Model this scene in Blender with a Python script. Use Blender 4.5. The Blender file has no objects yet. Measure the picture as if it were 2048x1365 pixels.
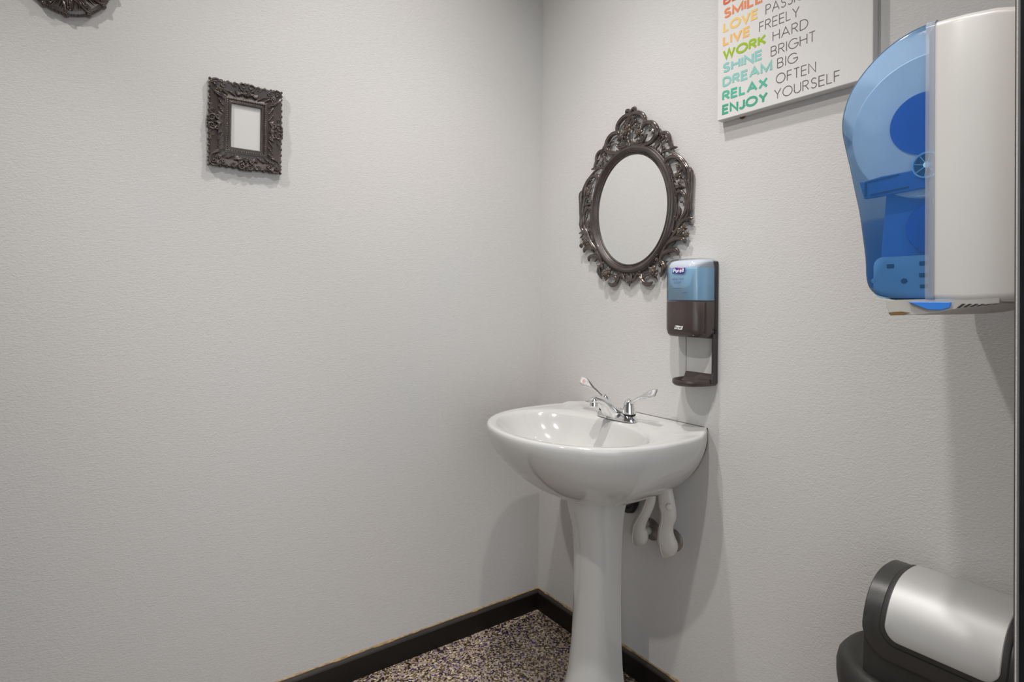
import bpy, bmesh, math, random
from mathutils import Vector, Matrix
from math import sin, cos, pi, radians, sqrt, atan2
random.seed(7)
SC = bpy.context.scene
COL = SC.collection

# ------------------------------------------------------------------ materials
def new_mat(name):
    m = bpy.data.materials.new(name); m.use_nodes = True
    nt = m.node_tree; nt.nodes.clear()
    out = nt.nodes.new('ShaderNodeOutputMaterial')
    return m, nt, out

def principled(name, col, rough=.5, metal=0., var=.04, vscale=8., bump=0., bscale=200., coat=0., spec=.5, bdist=.001):
    m, nt, out = new_mat(name)
    p = nt.nodes.new('ShaderNodeBsdfPrincipled')
    p.inputs['Roughness'].default_value = rough
    p.inputs['Metallic'].default_value = metal
    p.inputs['Coat Weight'].default_value = coat
    p.inputs['Specular IOR Level'].default_value = spec
    tc = nt.nodes.new('ShaderNodeTexCoord')
    n = nt.nodes.new('ShaderNodeTexNoise'); n.inputs['Scale'].default_value = vscale; n.inputs['Detail'].default_value = 3
    nt.links.new(tc.outputs['Object'], n.inputs['Vector'])
    r = nt.nodes.new('ShaderNodeValToRGB')
    c = Vector(col)
    r.color_ramp.elements[0].position = .3; r.color_ramp.elements[1].position = .7
    r.color_ramp.elements[0].color = (*(c * (1 - var)), 1); r.color_ramp.elements[1].color = (*(c * (1 + var)), 1)
    nt.links.new(n.outputs['Fac'], r.inputs['Fac'])
    nt.links.new(r.outputs['Color'], p.inputs['Base Color'])
    if bump:
        b = nt.nodes.new('ShaderNodeTexNoise'); b.inputs['Scale'].default_value = bscale; b.inputs['Detail'].default_value = 2
        nt.links.new(tc.outputs['Object'], b.inputs['Vector'])
        bn = nt.nodes.new('ShaderNodeBump'); bn.inputs['Strength'].default_value = bump; bn.inputs['Distance'].default_value = bdist
        nt.links.new(b.outputs['Fac'], bn.inputs['Height'])
        nt.links.new(bn.outputs['Normal'], p.inputs['Normal'])
    nt.links.new(p.outputs['BSDF'], out.inputs['Surface'])
    return m

def tinted(name, tint, body, wbody=.25, rough=.12, trans=.5):
    """thin coloured clear plastic: see-through tint + some body colour + a clear gloss"""
    m, nt, out = new_mat(name)
    t = nt.nodes.new('ShaderNodeBsdfTransparent'); t.inputs['Color'].default_value = (*tint, 1)
    d = nt.nodes.new('ShaderNodeBsdfDiffuse'); d.inputs['Color'].default_value = (*body, 1)
    tl = nt.nodes.new('ShaderNodeBsdfTranslucent'); tl.inputs['Color'].default_value = (*body, 1)
    md = nt.nodes.new('ShaderNodeMixShader'); md.inputs['Fac'].default_value = trans
    nt.links.new(d.outputs[0], md.inputs[1]); nt.links.new(tl.outputs[0], md.inputs[2])
    mx = nt.nodes.new('ShaderNodeMixShader')
    tc = nt.nodes.new('ShaderNodeTexCoord'); n = nt.nodes.new('ShaderNodeTexNoise'); n.inputs['Scale'].default_value = 9
    nt.links.new(tc.outputs['Object'], n.inputs['Vector'])
    mr = nt.nodes.new('ShaderNodeMapRange'); mr.inputs['To Min'].default_value = wbody * .9; mr.inputs['To Max'].default_value = wbody * 1.1
    nt.links.new(n.outputs['Fac'], mr.inputs['Value']); nt.links.new(mr.outputs[0], mx.inputs['Fac'])
    nt.links.new(t.outputs[0], mx.inputs[1]); nt.links.new(md.outputs[0], mx.inputs[2])
    g = nt.nodes.new('ShaderNodeBsdfGlossy'); g.inputs['Roughness'].default_value = rough
    fr = nt.nodes.new('ShaderNodeFresnel'); fr.inputs['IOR'].default_value = 1.4
    m2 = nt.nodes.new('ShaderNodeMixShader')
    nt.links.new(fr.outputs[0], m2.inputs['Fac']); nt.links.new(mx.outputs[0], m2.inputs[1]); nt.links.new(g.outputs[0], m2.inputs[2])
    nt.links.new(m2.outputs[0], out.inputs['Surface'])
    return m

def wall_material():
    m, nt, out = new_mat('painted_orange_peel_wall')
    p = nt.nodes.new('ShaderNodeBsdfPrincipled'); p.inputs['Roughness'].default_value = .55
    p.inputs['Specular IOR Level'].default_value = .35
    tc = nt.nodes.new('ShaderNodeTexCoord')
    n = nt.nodes.new('ShaderNodeTexNoise'); n.inputs['Scale'].default_value = 1.6; n.inputs['Detail'].default_value = 3
    r = nt.nodes.new('ShaderNodeValToRGB')
    r.color_ramp.elements[0].position = .35; r.color_ramp.elements[1].position = .65
    r.color_ramp.elements[0].color = (.588, .570, .552, 1); r.color_ramp.elements[1].color = (.576, .573, .562, 1)
    nt.links.new(tc.outputs['Object'], n.inputs['Vector']); nt.links.new(n.outputs['Fac'], r.inputs['Fac'])
    nt.links.new(r.outputs['Color'], p.inputs['Base Color'])
    a = nt.nodes.new('ShaderNodeTexNoise'); a.inputs['Scale'].default_value = 190; a.inputs['Detail'].default_value = 2.5
    a.inputs['Distortion'].default_value = .6
    b = nt.nodes.new('ShaderNodeTexNoise'); b.inputs['Scale'].default_value = 60; b.inputs['Detail'].default_value = 2
    mp = nt.nodes.new('ShaderNodeMapping'); mp.inputs['Scale'].default_value = (1, 1, 1.35)
    nt.links.new(tc.outputs['Object'], mp.inputs['Vector'])
    nt.links.new(mp.outputs[0], a.inputs['Vector']); nt.links.new(mp.outputs[0], b.inputs['Vector'])
    ad = nt.nodes.new('ShaderNodeMath'); ad.operation = 'MULTIPLY_ADD'; ad.inputs[1].default_value = .5
    nt.links.new(b.outputs['Fac'], ad.inputs[0]); nt.links.new(a.outputs['Fac'], ad.inputs[2])
    bn = nt.nodes.new('ShaderNodeBump'); bn.inputs['Strength'].default_value = .55; bn.inputs['Distance'].default_value = .0016
    nt.links.new(ad.outputs[0], bn.inputs['Height']); nt.links.new(bn.outputs['Normal'], p.inputs['Normal'])
    nt.links.new(p.outputs['BSDF'], out.inputs['Surface'])
    return m

def floor_material():
    m, nt, out = new_mat('flake_epoxy_floor')
    p = nt.nodes.new('ShaderNodeBsdfPrincipled'); p.inputs['Roughness'].default_value = .38
    tc = nt.nodes.new('ShaderNodeTexCoord')
    v = nt.nodes.new('ShaderNodeTexVoronoi'); v.inputs['Scale'].default_value = 175; v.inputs['Randomness'].default_value = 1
    nt.links.new(tc.outputs['Object'], v.inputs['Vector'])
    sep = nt.nodes.new('ShaderNodeSeparateColor'); nt.links.new(v.outputs['Color'], sep.inputs[0])
    big = nt.nodes.new('ShaderNodeTexNoise'); big.inputs['Scale'].default_value = 7; big.inputs['Detail'].default_value = 4
    nt.links.new(tc.outputs['Object'], big.inputs['Vector'])
    ma = nt.nodes.new('ShaderNodeMath'); ma.operation = 'MULTIPLY_ADD'; ma.inputs[1].default_value = .9; ma.inputs[2].default_value = -.45
    nt.links.new(big.outputs['Fac'], ma.inputs[0])
    ad = nt.nodes.new('ShaderNodeMath'); ad.operation = 'ADD'; ad.use_clamp = True
    nt.links.new(ma.outputs[0], ad.inputs[0]); nt.links.new(sep.outputs[0], ad.inputs[1])
    r = nt.nodes.new('ShaderNodeValToRGB'); r.color_ramp.interpolation = 'CONSTANT'
    cr = r.color_ramp
    stops = [(0, (.018, .011, .007)), (.15, (.13, .088, .042)), (.28, (.04, .026, .014)), (.37, (.28, .21, .135)), (.50, (.37, .30, .25)),
             (.74, (.36, .29, .25)), (.86, (.62, .53, .36)), (.94, (.13, .085, .04))]
    cr.elements[0].position = stops[0][0]; cr.elements[0].color = (*stops[0][1], 1)
    cr.elements[1].position = stops[1][0]; cr.elements[1].color = (*stops[1][1], 1)
    for s, c in stops[2:]:
        e = cr.elements.new(s); e.color = (*c, 1)
    nt.links.new(ad.outputs[0], r.inputs['Fac'])
    # violet flakes, sparse
    gt = nt.nodes.new('ShaderNodeMath'); gt.operation = 'GREATER_THAN'; gt.inputs[1].default_value = .92
    nt.links.new(sep.outputs[1], gt.inputs[0])
    mx = nt.nodes.new('ShaderNodeMix'); mx.data_type = 'RGBA'
    mx.inputs[7].default_value = (.055, .03, .17, 1)
    nt.links.new(gt.outputs[0], mx.inputs[0]); nt.links.new(r.outputs['Color'], mx.inputs[6])
    nt.links.new(mx.outputs[2], p.inputs['Base Color'])
    bn = nt.nodes.new('ShaderNodeBump'); bn.inputs['Strength'].default_value = .5; bn.inputs['Distance'].default_value = .001
    nt.links.new(sep.outputs[2], bn.inputs['Height']); nt.links.new(bn.outputs['Normal'], p.inputs['Normal'])
    nt.links.new(p.outputs['BSDF'], out.inputs['Surface'])
    return m

M = {}
M['wall'] = wall_material()
M['floor'] = floor_material()
M['ceiling'] = principled('ceiling_paint', (.60, .59, .57), .8, bump=.3, bscale=120)
M['base'] = principled('dark_baseboard_vinyl', (.007, .005, .004), .45, spec=.35, var=.15, bump=.1, bscale=300)
M['base_top'] = principled('baseboard_top_edge', (.030, .024, .020), .5, var=.2)
M['glue'] = principled('yellowed_caulk', (.33, .22, .10), .6, var=.4, vscale=60)
M['bronze'] = principled('dark_bronze_lacquer', (.052, .040, .035), .38, metal=.2, var=.3, vscale=30, coat=.4, bump=.1, bscale=400)  # darker than the relief: recess shade put into the moulding colour
M['bronze_highlight'] = principled('highlight_bronze_lacquer', (.150, .122, .100), .26, metal=.55, var=.35, vscale=60, coat=.3)  # lighter copy for beads and flowers, imitating their highlights by colour
M['bronze_mid'] = principled('bronze_lacquer_relief', (.088, .069, .060), .22, metal=.45, var=.35, vscale=45, coat=.5)
M['mirror'] = principled('mirror_silver', (.93, .94, .93), .02, metal=1., var=.005)
M['blank'] = principled('blank_pale_board', (.60, .595, .58), .5, var=.01)
M['china'] = principled('white_vitreous_china', (.55, .547, .53), .10, var=.012, vscale=3, coat=.4)
M['chrome'] = principled('polished_chrome', (.86, .86, .87), .06, metal=1., var=.01)
M['chrome_dull'] = principled('satin_metal_flange', (.30, .28, .26), .35, metal=.8, var=.1)
M['steel'] = principled('brushed_steel', (.46, .46, .45), .50, metal=.45, var=.03, vscale=3)
M['black'] = principled('black_plastic', (.028, .027, .025), .36, var=.08, vscale=5, bump=.1, bscale=600)
M['black2'] = principled('black_plastic_worn', (.022, .021, .019), .5, var=.2, vscale=14, bump=.2, bscale=300)
M['gap'] = principled('dark_gap', (.004, .004, .004), .8)
M['brown'] = principled('dark_brown_plastic', (.062, .046, .042), .28, var=.04)
M['brown_dark'] = principled('darker_brown_plastic', (.028, .021, .024), .3, var=.06)
M['canvas'] = principled('white_canvas', (.66, .65, .63), .7, var=.01, bump=.15, bscale=900)
M['ink'] = principled('brown_grey_ink', (.13, .10, .095), .6)
M['white_plastic'] = principled('off_white_plastic', (.62, .60, .565), .3, var=.02, vscale=4)
M['lip'] = tinted('clear_lip', (.85, .88, .95), (.75, .80, .88), .5, .1)
M['blue'] = tinted('blue_clear_plastic', (.78, .89, .99), (.14, .45, .95), .22, .10)
M['blue_in'] = principled('sky_blue_plastic', (.42, .72, .98), .4, var=.04)
M['blue_mid'] = principled('mid_blue_plastic', (.04, .20, .62), .35, var=.08)
M['blue_deep'] = principled('deep_blue_plastic', (.0, .12, .62), .35, var=.1)
M['slot'] = principled('dark_blue_slot', (.008, .05, .12), .6)
M['paper'] = principled('paper_roll', (.93, .93, .92), .8, var=.03, vscale=30, bump=.3, bscale=80)
M['grey_white'] = principled('worn_pale_plastic', (.42, .40, .37), .5, var=.08, vscale=12)
M['stain'] = principled('brown_stain', (.16, .10, .035), .6, var=.3, vscale=60)
M['clear'] = tinted('clear_plastic_window', (.99, .995, 1), (.85, .90, .95), .17, .08)
M['soap'] = principled('pale_blue_soap', (.36, .72, .98), .2, var=.08, vscale=14, coat=.5)
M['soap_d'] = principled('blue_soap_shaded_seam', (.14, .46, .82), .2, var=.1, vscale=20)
M['shoulder'] = principled('pale_bottle_shoulder', (.50, .53, .60), .5)
M['purple'] = principled('violet_print', (.035, .022, .30), .4)
M['white_print'] = principled('white_print', (.8, .8, .8), .4)
M['red_print'] = principled('red_print', (.55, .03, .10), .4)
M['blue_print'] = principled('blue_print', (.05, .06, .30), .4)
M['insul'] = principled('off_white_vinyl_cover', (.60, .575, .54), .38, var=.03)
M['wood'] = principled('brown_wood_chip', (.13, .06, .02), .7)
M['frame_black'] = principled('black_gloss_door_frame', (.006, .007, .008), .22, var=.3, vscale=20, coat=.3)
M['frame_highlight'] = principled('grey_edge_highlight', (.17, .165, .165), .35, var=.08)  # highlight on the black frame's bevel, put into a grey colour
M['frame_brown'] = principled('dark_brown_edge', (.05, .038, .032), .5)
M['smudge'] = principled('grey_smudge', (.42, .40, .385), .6)

# ------------------------------------------------------------------ mesh helpers
class MB:
    def __init__(s): s.v = []; s.f = []; s.mi = []; s.cur = 0
    def add(s, vs, fs):
        o = len(s.v); s.v += [tuple(p) for p in vs]
        s.f += [tuple(i + o for i in f) for f in fs]; s.mi += [s.cur] * len(fs); return s
    def build(s, name, mat, parent=None, smooth=True, bevel=0, bseg=3, sub=0, angle=40, kind=None, label=None):
        me = bpy.data.meshes.new(name); me.from_pydata(s.v, [], s.f); me.validate(); me.update()
        bm = bmesh.new(); bm.from_mesh(me); bmesh.ops.recalc_face_normals(bm, faces=bm.faces[:])
        bm.to_mesh(me); bm.free()
        mats = mat if isinstance(mat, (list, tuple)) else [mat]
        for k in mats: me.materials.append(M[k])
        if len(mats) > 1:
            for p, i in zip(me.polygons, s.mi): p.material_index = i
        if smooth:
            for p in me.polygons: p.use_smooth = True
            try: me.set_sharp_from_angle(angle=radians(angle))
            except Exception: pass
        o = bpy.data.objects.new(name, me); COL.objects.link(o)
        if parent is not None: o.parent = parent; o.matrix_parent_inverse = parent.matrix_world.inverted() if False else Matrix.Translation(-Vector(parent.location))
        if bevel:
            b = o.modifiers.new('bevel', 'BEVEL'); b.width = bevel; b.segments = bseg; b.limit_method = 'ANGLE'; b.angle_limit = radians(35)
            b.harden_normals = False
        if sub:
            q = o.modifiers.new('sub', 'SUBSURF'); q.levels = sub; q.render_levels = sub
        if kind: o['kind'] = kind
        if label: o['label'] = label
        return o

def thing(name, loc, label, cat, group=None):
    o = bpy.data.objects.new(name, None); COL.objects.link(o); o.location = loc
    o.empty_display_size = .05
    o['label'] = label; o['category'] = cat
    if group: o['group'] = group
    return o

def box(mb, a, b):
    x0, y0, z0 = a; x1, y1, z1 = b
    return mb.add([(x0, y0, z0), (x1, y0, z0), (x1, y1, z0), (x0, y1, z0), (x0, y0, z1), (x1, y0, z1), (x1, y1, z1), (x0, y1, z1)],
                  [(0, 3, 2, 1), (4, 5, 6, 7), (0, 1, 5, 4), (1, 2, 6, 5), (2, 3, 7, 6), (3, 0, 4, 7)])

def rings(mb, rs, cap0=True, cap1=True, closed=True):
    n = len(rs[0]); vs = [p for r in rs for p in r]; fs = []
    for i in range(len(rs) - 1):
        for j in range(n if closed else n - 1):
            k = (j + 1) % n
            fs.append((i * n + j, i * n + k, (i + 1) * n + k, (i + 1) * n + j))
    if cap0: fs.append(tuple(range(n))[::-1])
    if cap1: fs.append(tuple((len(rs) - 1) * n + j for j in range(n)))
    return mb.add(vs, fs)

def catmull(pts, n, closed=False):
    P = [Vector(p) for p in pts]; out = []; m = len(P)
    segs = m if closed else m - 1
    for s in range(segs):
        if closed: p0, p1, p2, p3 = P[(s - 1) % m], P[s], P[(s + 1) % m], P[(s + 2) % m]
        else:
            p1, p2 = P[s], P[s + 1]; p0 = P[s - 1] if s else p1 * 2 - p2; p3 = P[s + 2] if s + 2 < m else p2 * 2 - p1
        for i in range(n):
            t = i / n
            out.append(.5 * ((2 * p1) + (p2 - p0) * t + (2 * p0 - 5 * p1 + 4 * p2 - p3) * t * t + (3 * p1 - p0 - 3 * p2 + p3) * t ** 3))
    if not closed: out.append(P[-1].copy())
    return out

def tube(mb, pts, rad, seg=10, n=4, squash=1., axis=None, smooth=True):
    """swept tube; with axis given, the cross-section is rad across and rad*squash along axis; rounded ends"""
    d = len(pts[0])
    pr = [tuple(p) + (r,) for p, r in zip(pts, rad if isinstance(rad, (list, tuple)) else [rad] * len(pts))]
    pr = [(p[0], p[1], p[2], p[3]) for p in pr]
    cm = catmull(pr, n) if smooth and len(pts) > 2 else [Vector(p) for p in pr]
    C = [Vector(p[:3]) for p in cm]; R = [max(p[3], 1e-4) for p in cm]
    rs = []; up = Vector(axis) if axis else None; prev = None
    for i, c in enumerate(C):
        t = (C[min(i + 1, len(C) - 1)] - C[max(i - 1, 0)])
        t = t.normalized() if t.length > 1e-9 else Vector((0, 0, 1))
        if up is not None: a = up - t * up.dot(t)
        elif prev is not None: a = prev - t * prev.dot(t)
        else:
            a = Vector((0, 0, 1)) if abs(t.z) < .9 else Vector((1, 0, 0)); a = a - t * a.dot(t)
        a.normalize(); prev = a; b = t.cross(a)
        def ring(cc, rr): return [cc + b * (cos(2 * pi * k / seg) * rr) + a * (sin(2 * pi * k / seg) * rr * squash) for k in range(seg)]
        if i == 0:
            for e in (.25, .7): rs.append(ring(c - t * R[i] * sqrt(1 - e * e) * .8, R[i] * e))
        rs.append(ring(c, R[i]))
        if i == len(C) - 1:
            for e in (.7, .25): rs.append(ring(c + t * R[i] * sqrt(1 - e * e) * .8, R[i] * e))
    return rings(mb, rs)

def ball(mb, c, r, sc=(1, 1, 1), seg=10, rg=6):
    rs = []
    for i in range(1, rg):
        a = pi * i / rg
        rs.append([(c[0] + r * sc[0] * sin(a) * cos(2 * pi * k / seg), c[1] + r * sc[1] * sin(a) * sin(2 * pi * k / seg), c[2] + r * sc[2] * cos(a)) for k in range(seg)])
    return rings(mb, rs)

def lathe(mb, prof, org, ax, u, seg=32, cap0=True, cap1=True):
    """prof: (radius, height) along ax"""
    org = Vector(org); ax = Vector(ax).normalized(); u = Vector(u); u = (u - ax * u.dot(ax)).normalized(); w = ax.cross(u)
    rs = [[org + ax * h + (u * cos(2 * pi * k / seg) + w * sin(2 * pi * k / seg)) * r for k in range(seg)] for r, h in prof]
    return rings(mb, rs, cap0, cap1)

def prism(mb, poly, fn0, fn1):
    return rings(mb, [[fn0(p) for p in poly], [fn1(p) for p in poly]])

def rrect(x0, y0, x1, y1, r, n=6):
    out = []
    for cx, cy, a0 in ((x1 - r, y1 - r, 0), (x0 + r, y1 - r, pi / 2), (x0 + r, y0 + r, pi), (x1 - r, y0 + r, 1.5 * pi)):
        for i in range(n + 1):
            a = a0 + pi / 2 * i / n; out.append((cx + r * cos(a), cy + r * sin(a)))
    return out

# ------------------------------------------------------------------ stroke lettering
def arc(cx, cy, rx, ry, a0, a1, n=12):
    return [(cx + rx * cos(radians(a0 + (a1 - a0) * i / n)), cy + ry * sin(radians(a0 + (a1 - a0) * i / n))) for i in range(n + 1)]
GL = {
 'A': (.80, [[(0, 0), (.40, 1), (.80, 0)], [(.14, .34), (.66, .34)]]),
 'B': (.58, [[(0, 0), (0, 1)], [(0, .52), (.30, .52)] + arc(.30, .26, .26, .26, 85, -85) + [(.30, 0), (0, 0)], [(0, 1), (.28, 1)] + arc(.28, .76, .24, .24, 85, -70)]),
 'C': (.80, [arc(.48, .5, .48, .5, 45, 315, 20)]),
 'D': (.72, [[(0, 0), (0, 1)], [(0, 1), (.25, 1)] + arc(.25, .5, .47, .5, 85, -85, 18) + [(.25, 0), (0, 0)]]),
 'E': (.52, [[(.52, 0), (0, 0), (0, 1), (.52, 1)], [(0, .52), (.48, .52)]]),
 'F': (.48, [[(0, 0), (0, 1), (.48, 1)], [(0, .52), (.44, .52)]]),
 'G': (.90, [arc(.48, .5, .48, .5, 42, 350, 22)[:-1] + [(.93, .42), (.93, .46), (.52, .46)]]),
 'H': (.66, [[(0, 0), (0, 1)], [(.66, 0), (.66, 1)], [(0, .53), (.66, .53)]]),
 'I': (.0, [[(0, 0), (0, 1)]]),
 'J': (.40, [[(.40, 1), (.40, .24)] + arc(.2, .24, .2, .24, 0, -170, 10)]),
 'K': (.60, [[(0, 0), (0, 1)], [(.58, 1), (.02, .42)], [(.17, .56), (.60, 0)]]),
 'L': (.46, [[(0, 1), (0, 0), (.46, 0)]]),
 'M': (.84, [[(0, 0), (0, 1), (.42, .12), (.84, 1), (.84, 0)]]),
 'N': (.66, [[(0, 0), (0, 1), (.66, 0), (.66, 1)]]),
 'O': (.96, [arc(.48, .5, .48, .5, 0, 360, 28)]),
 'P': (.54, [[(0, 0), (0, 1)], [(0, 1), (.28, 1)] + arc(.28, .74, .26, .26, 85, -85) + [(.28, .48), (0, .48)]]),
 'R': (.58, [[(0, 0), (0, 1)], [(0, 1), (.28, 1)] + arc(.28, .75, .25, .25, 85, -85) + [(.28, .5), (0, .5)], [(.24, .5), (.58, 0)]]),
 'S': (.54, [arc(.28, .75, .23, .25, 30, 250, 12) + arc(.27, .25, .25, .25, 70, -155, 14)]),
 'T': (.56, [[(0, 1), (.56, 1)], [(.28, 1), (.28, 0)]]),
 'U': (.64, [[(0, 1), (0, .32)] + arc(.32, .32, .32, .32, 180, 360, 14) + [(.64, 1)]]),
 'V': (.72, [[(0, 1), (.36, 0), (.72, 1)]]),
 'W': (1.06, [[(0, 1), (.27, 0), (.53, 1), (.79, 0), (1.06, 1)]]),
 'X': (.66, [[(0, 0), (.66, 1)], [(0, 1), (.66, 0)]]),
 'Y': (.68, [[(0, 1), (.34, .46), (.68, 1)], [(.34, .46), (.34, 0)]]),
 'u': (.42, [[(0, .68), (0, .2)] + arc(.21, .2, .21, .2, 180, 350, 8) + [(.42, .68)], [(.42, .2), (.42, 0)]]),
 'r': (.26, [[(0, 0), (0, .68)], [(0, .44)] + arc(.26, .44, .26, .24, 180, 90, 6)]),
 'e': (.46, [[(.03, .34), (.46, .36)] + arc(.23, .34, .23, .34, 5, 315, 14)]),
 'l': (.0, [[(0, 0), (0, 1)]]),
}
def ribbon(pl, t):
    """flat mitred ribbon -> verts, faces in 2D"""
    P = [Vector(p) for p in pl]; closed = (P[0] - P[-1]).length < 1e-6
    if closed: P = P[:-1]
    n = len(P); Lf = []; Rt = []
    for i in range(n):
        a = P[(i - 1) % n] if (closed or i) else None; b = P[(i + 1) % n] if (closed or i < n - 1) else None
        d0 = (P[i] - a).normalized() if a is not None else None; d1 = (b - P[i]).normalized() if b is not None else None
        if d0 is None: nr = Vector((-d1.y, d1.x)); k = 1
        elif d1 is None: nr = Vector((-d0.y, d0.x)); k = 1
        else:
            n0 = Vector((-d0.y, d0.x)); n1 = Vector((-d1.y, d1.x)); nr = n0 + n1
            if nr.length < 1e-6: nr = n0
            nr.normalize(); k = min(1 / max(nr.dot(n0), .2), 2.2)
        Lf.append(P[i] + nr * t / 2 * k); Rt.append(P[i] - nr * t / 2 * k)
    vs = Lf + Rt; fs = []
    for i in range(n if closed else n - 1):
        j = (i + 1) % n; fs.append((i, j, n + j, n + i))
    return vs, fs
LAY = [0]
def layer(p, d): return (p[0] - d, p[1], p[2])
def word(mb, txt, u0, v0, width, cap, th, fn, gap=.24, slant=0.):
    """letters between u0 and u0+width with baseline v0; th in cap units; fn maps (u,v)->3D"""
    tot = sum(GL[c][0] for c in txt) + (gap + th * .9) * (len(txt) - 1) + th
    sx = width / (tot * cap)
    x = th / 2
    for c in txt:
        w, strokes = GL[c]
        for s in strokes:
            pl = [((x + p[0]), th / 2 + p[1] * (1 - th)) for p in s]
            pl2 = [(p[0] * cap * sx + p[1] * cap * slant, p[1] * cap) for p in pl]
            vs, fs = ribbon(pl2, th * cap)
            LAY[0] = (LAY[0] + 1) % 4
            mb.add([layer(fn(u0 + p.x, v0 + p.y), LAY[0] * 6e-5) for p in vs], fs)
        x += w + gap + th * .9
    return mb

# ------------------------------------------------------------------ carved ornament helpers
class Orn:
    """draws carved strokes on a wall; fn(u, v, w): u right, v up, w out of the wall"""
    def __init__(s, fn, axis): s.mb = MB(); s.fn = fn; s.axis = axis
    def stroke(s, pts, rad, w=.008, squash=1., ridge=True, n=3, seg=8):
        ws = w if isinstance(w, (list, tuple)) else [w] * len(pts)
        tube(s.mb, [s.fn(p[0], p[1], q) for p, q in zip(pts, ws)], list(rad), seg=seg, n=n, squash=squash, axis=s.axis)
        if ridge:   # two thin raised ribs along the stroke
            cm = catmull([(p[0], p[1], r) for p, r in zip(pts, rad)], 3)
            wm = catmull([(q, 0, 0) for q in ws], 3)
            for sg in (-.42, .42):
                q = []; rr = []
                for i, c in enumerate(cm):
                    t = Vector(cm[min(i + 1, len(cm) - 1)][:2]) - Vector(cm[max(i - 1, 0)][:2])
                    t = t.normalized() if t.length > 1e-9 else Vector((1, 0))
                    q.append(s.fn(c[0] - t.y * c[2] * sg, c[1] + t.x * c[2] * sg, wm[i][0] + c[2] * squash * .80)); rr.append(max(c[2] * .22, .0006))
                tube(s.mb, q[::2] if len(q) > 6 else q, (rr[::2] if len(q) > 6 else rr), seg=5, n=1, smooth=False)
    def ball(s, u, v, w, r, sc=1.):
        p = s.fn(u, v, w); ball(s.mb, p, r, (sc if abs(s.axis[0]) > .5 else 1, sc if abs(s.axis[1]) > .5 else 1, 1), 8, 5)
    def flower(s, u, v, r, w=.010, petals=6):
        for k in range(petals):
            a = 2 * pi * k / petals + .3; R = r * .78
            s.ball(u + R * cos(a), v + R * sin(a), w - .002, r * .42, .6)
        s.ball(u, v, w, r * .66, .8)
        for ring_, m in ((0, 1), (.26, 6), (.52, 10)):
            for k in range(m):
                a = 2 * pi * k / m + ring_ * 3
                s.ball(u + r * ring_ * cos(a), v + r * ring_ * sin(a), w + r * .55 * sqrt(max(.05, 1 - (ring_ / .72) ** 2)), r * .13)
    def spiral(s, u, v, r0, r1, a0, turns, rad0, rad1, w=.008, ridge=False):
        n = max(6, int(abs(turns) * 12)); pts = []; rd = []
        for i in range(n + 1):
            t = i / n; a = a0 + turns * 2 * pi * t; r = r0 + (r1 - r0) * t
            pts.append((u + r * cos(a), v + r * sin(a))); rd.append(rad0 + (rad1 - rad0) * t)
        s.stroke(pts, rd, w, ridge=ridge, n=1, seg=7)
    def leaf(s, u, v, ang, ln, wd, w=.007, curl=.3):
        pts = []; rd = []
        for i in range(5):
            t = i / 4; a = ang + curl * t
            pts.append((u + ln * t * cos(a), v + ln * t * sin(a))); rd.append(wd * (.35 + sin(pi * min(t * .9 + .1, 1)) * .65))
        s.stroke(pts, rd, w, squash=.7, ridge=True, n=2, seg=7)
# ================================================================== THE ROOM
XW, YF, ZC = -3.00, -1.566, 3.05       # far left wall, doorway wall (inner face), ceiling
def struct(name, mb, mat, **k): return mb.build(name, mat, None, kind='structure', **k)
struct('floor', box(MB(), (XW - .1, -3.2, -.1), (.1, .1, 0)), 'floor', smooth=False)
struct('ceiling', box(MB(), (XW - .1, YF - .12, ZC), (.1, .1, ZC + .1)), 'ceiling', smooth=False)
struct('wall_back', box(MB(), (XW - .1, 0, 0), (.1, .1, ZC)), 'wall', smooth=False)
struct('wall_right', box(MB(), (0, YF - .12, 0), (.1, 0, ZC)), 'wall', smooth=False)
struct('wall_left', box(MB(), (XW - .1, YF - .12, 0), (XW, 0, ZC)), 'wall', smooth=False)
mb = MB()
DX0, DX1, DZ = -1.62, -.456, 2.06      # doorway the camera looks through
box(mb, (DX1, YF - .12, 0), (0, YF, ZC)); box(mb, (XW, YF - .12, 0), (DX0, YF, ZC)); box(mb, (DX0, YF - .12, DZ), (DX1, YF, ZC))
struct('wall_front', mb, 'wall', smooth=False)
# door frame: glossy black lining, the highlight on its inner bevel coloured in as a grey strip
def frame_profile(x, s, z1):
    """lining of one side; s=+1 when the lining is at the right side of the opening"""
    q = [MB(), MB(), MB()]
    y = YF
    def pr(mbx, pts):
        prism(mbx, pts, lambda p: (x + s * p[0], y + p[1], 0), lambda p: (x + s * p[0], y + p[1], z1))
    pr(q[0], [(.000, -.125), (.014, -.125), (.014, -.0043), (.0035, -.0043), (.000, -.0050)])
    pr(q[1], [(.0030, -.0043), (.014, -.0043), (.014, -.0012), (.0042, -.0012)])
    pr(q[2], [(.0042, -.0012), (.014, -.0012), (.014, .0020), (.0050, .0006), (.0070, .0020)])
    return q
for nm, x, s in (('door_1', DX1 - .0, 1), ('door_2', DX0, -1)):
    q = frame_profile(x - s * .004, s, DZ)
    d = q[0].build(nm, 'frame_black', None, kind='structure', smooth=False)
    q[1].build('edge_highlight', 'frame_highlight', d, smooth=False, label='grey strip painted as the highlight on the edge of the black door frame')
    q[2].build('edge_bead', 'frame_brown', d, smooth=False)
struct('trim_1', box(MB(), (DX0, YF - .125, DZ - .012), (DX1, YF + .002, DZ + .002)), 'frame_black', smooth=False)

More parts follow.
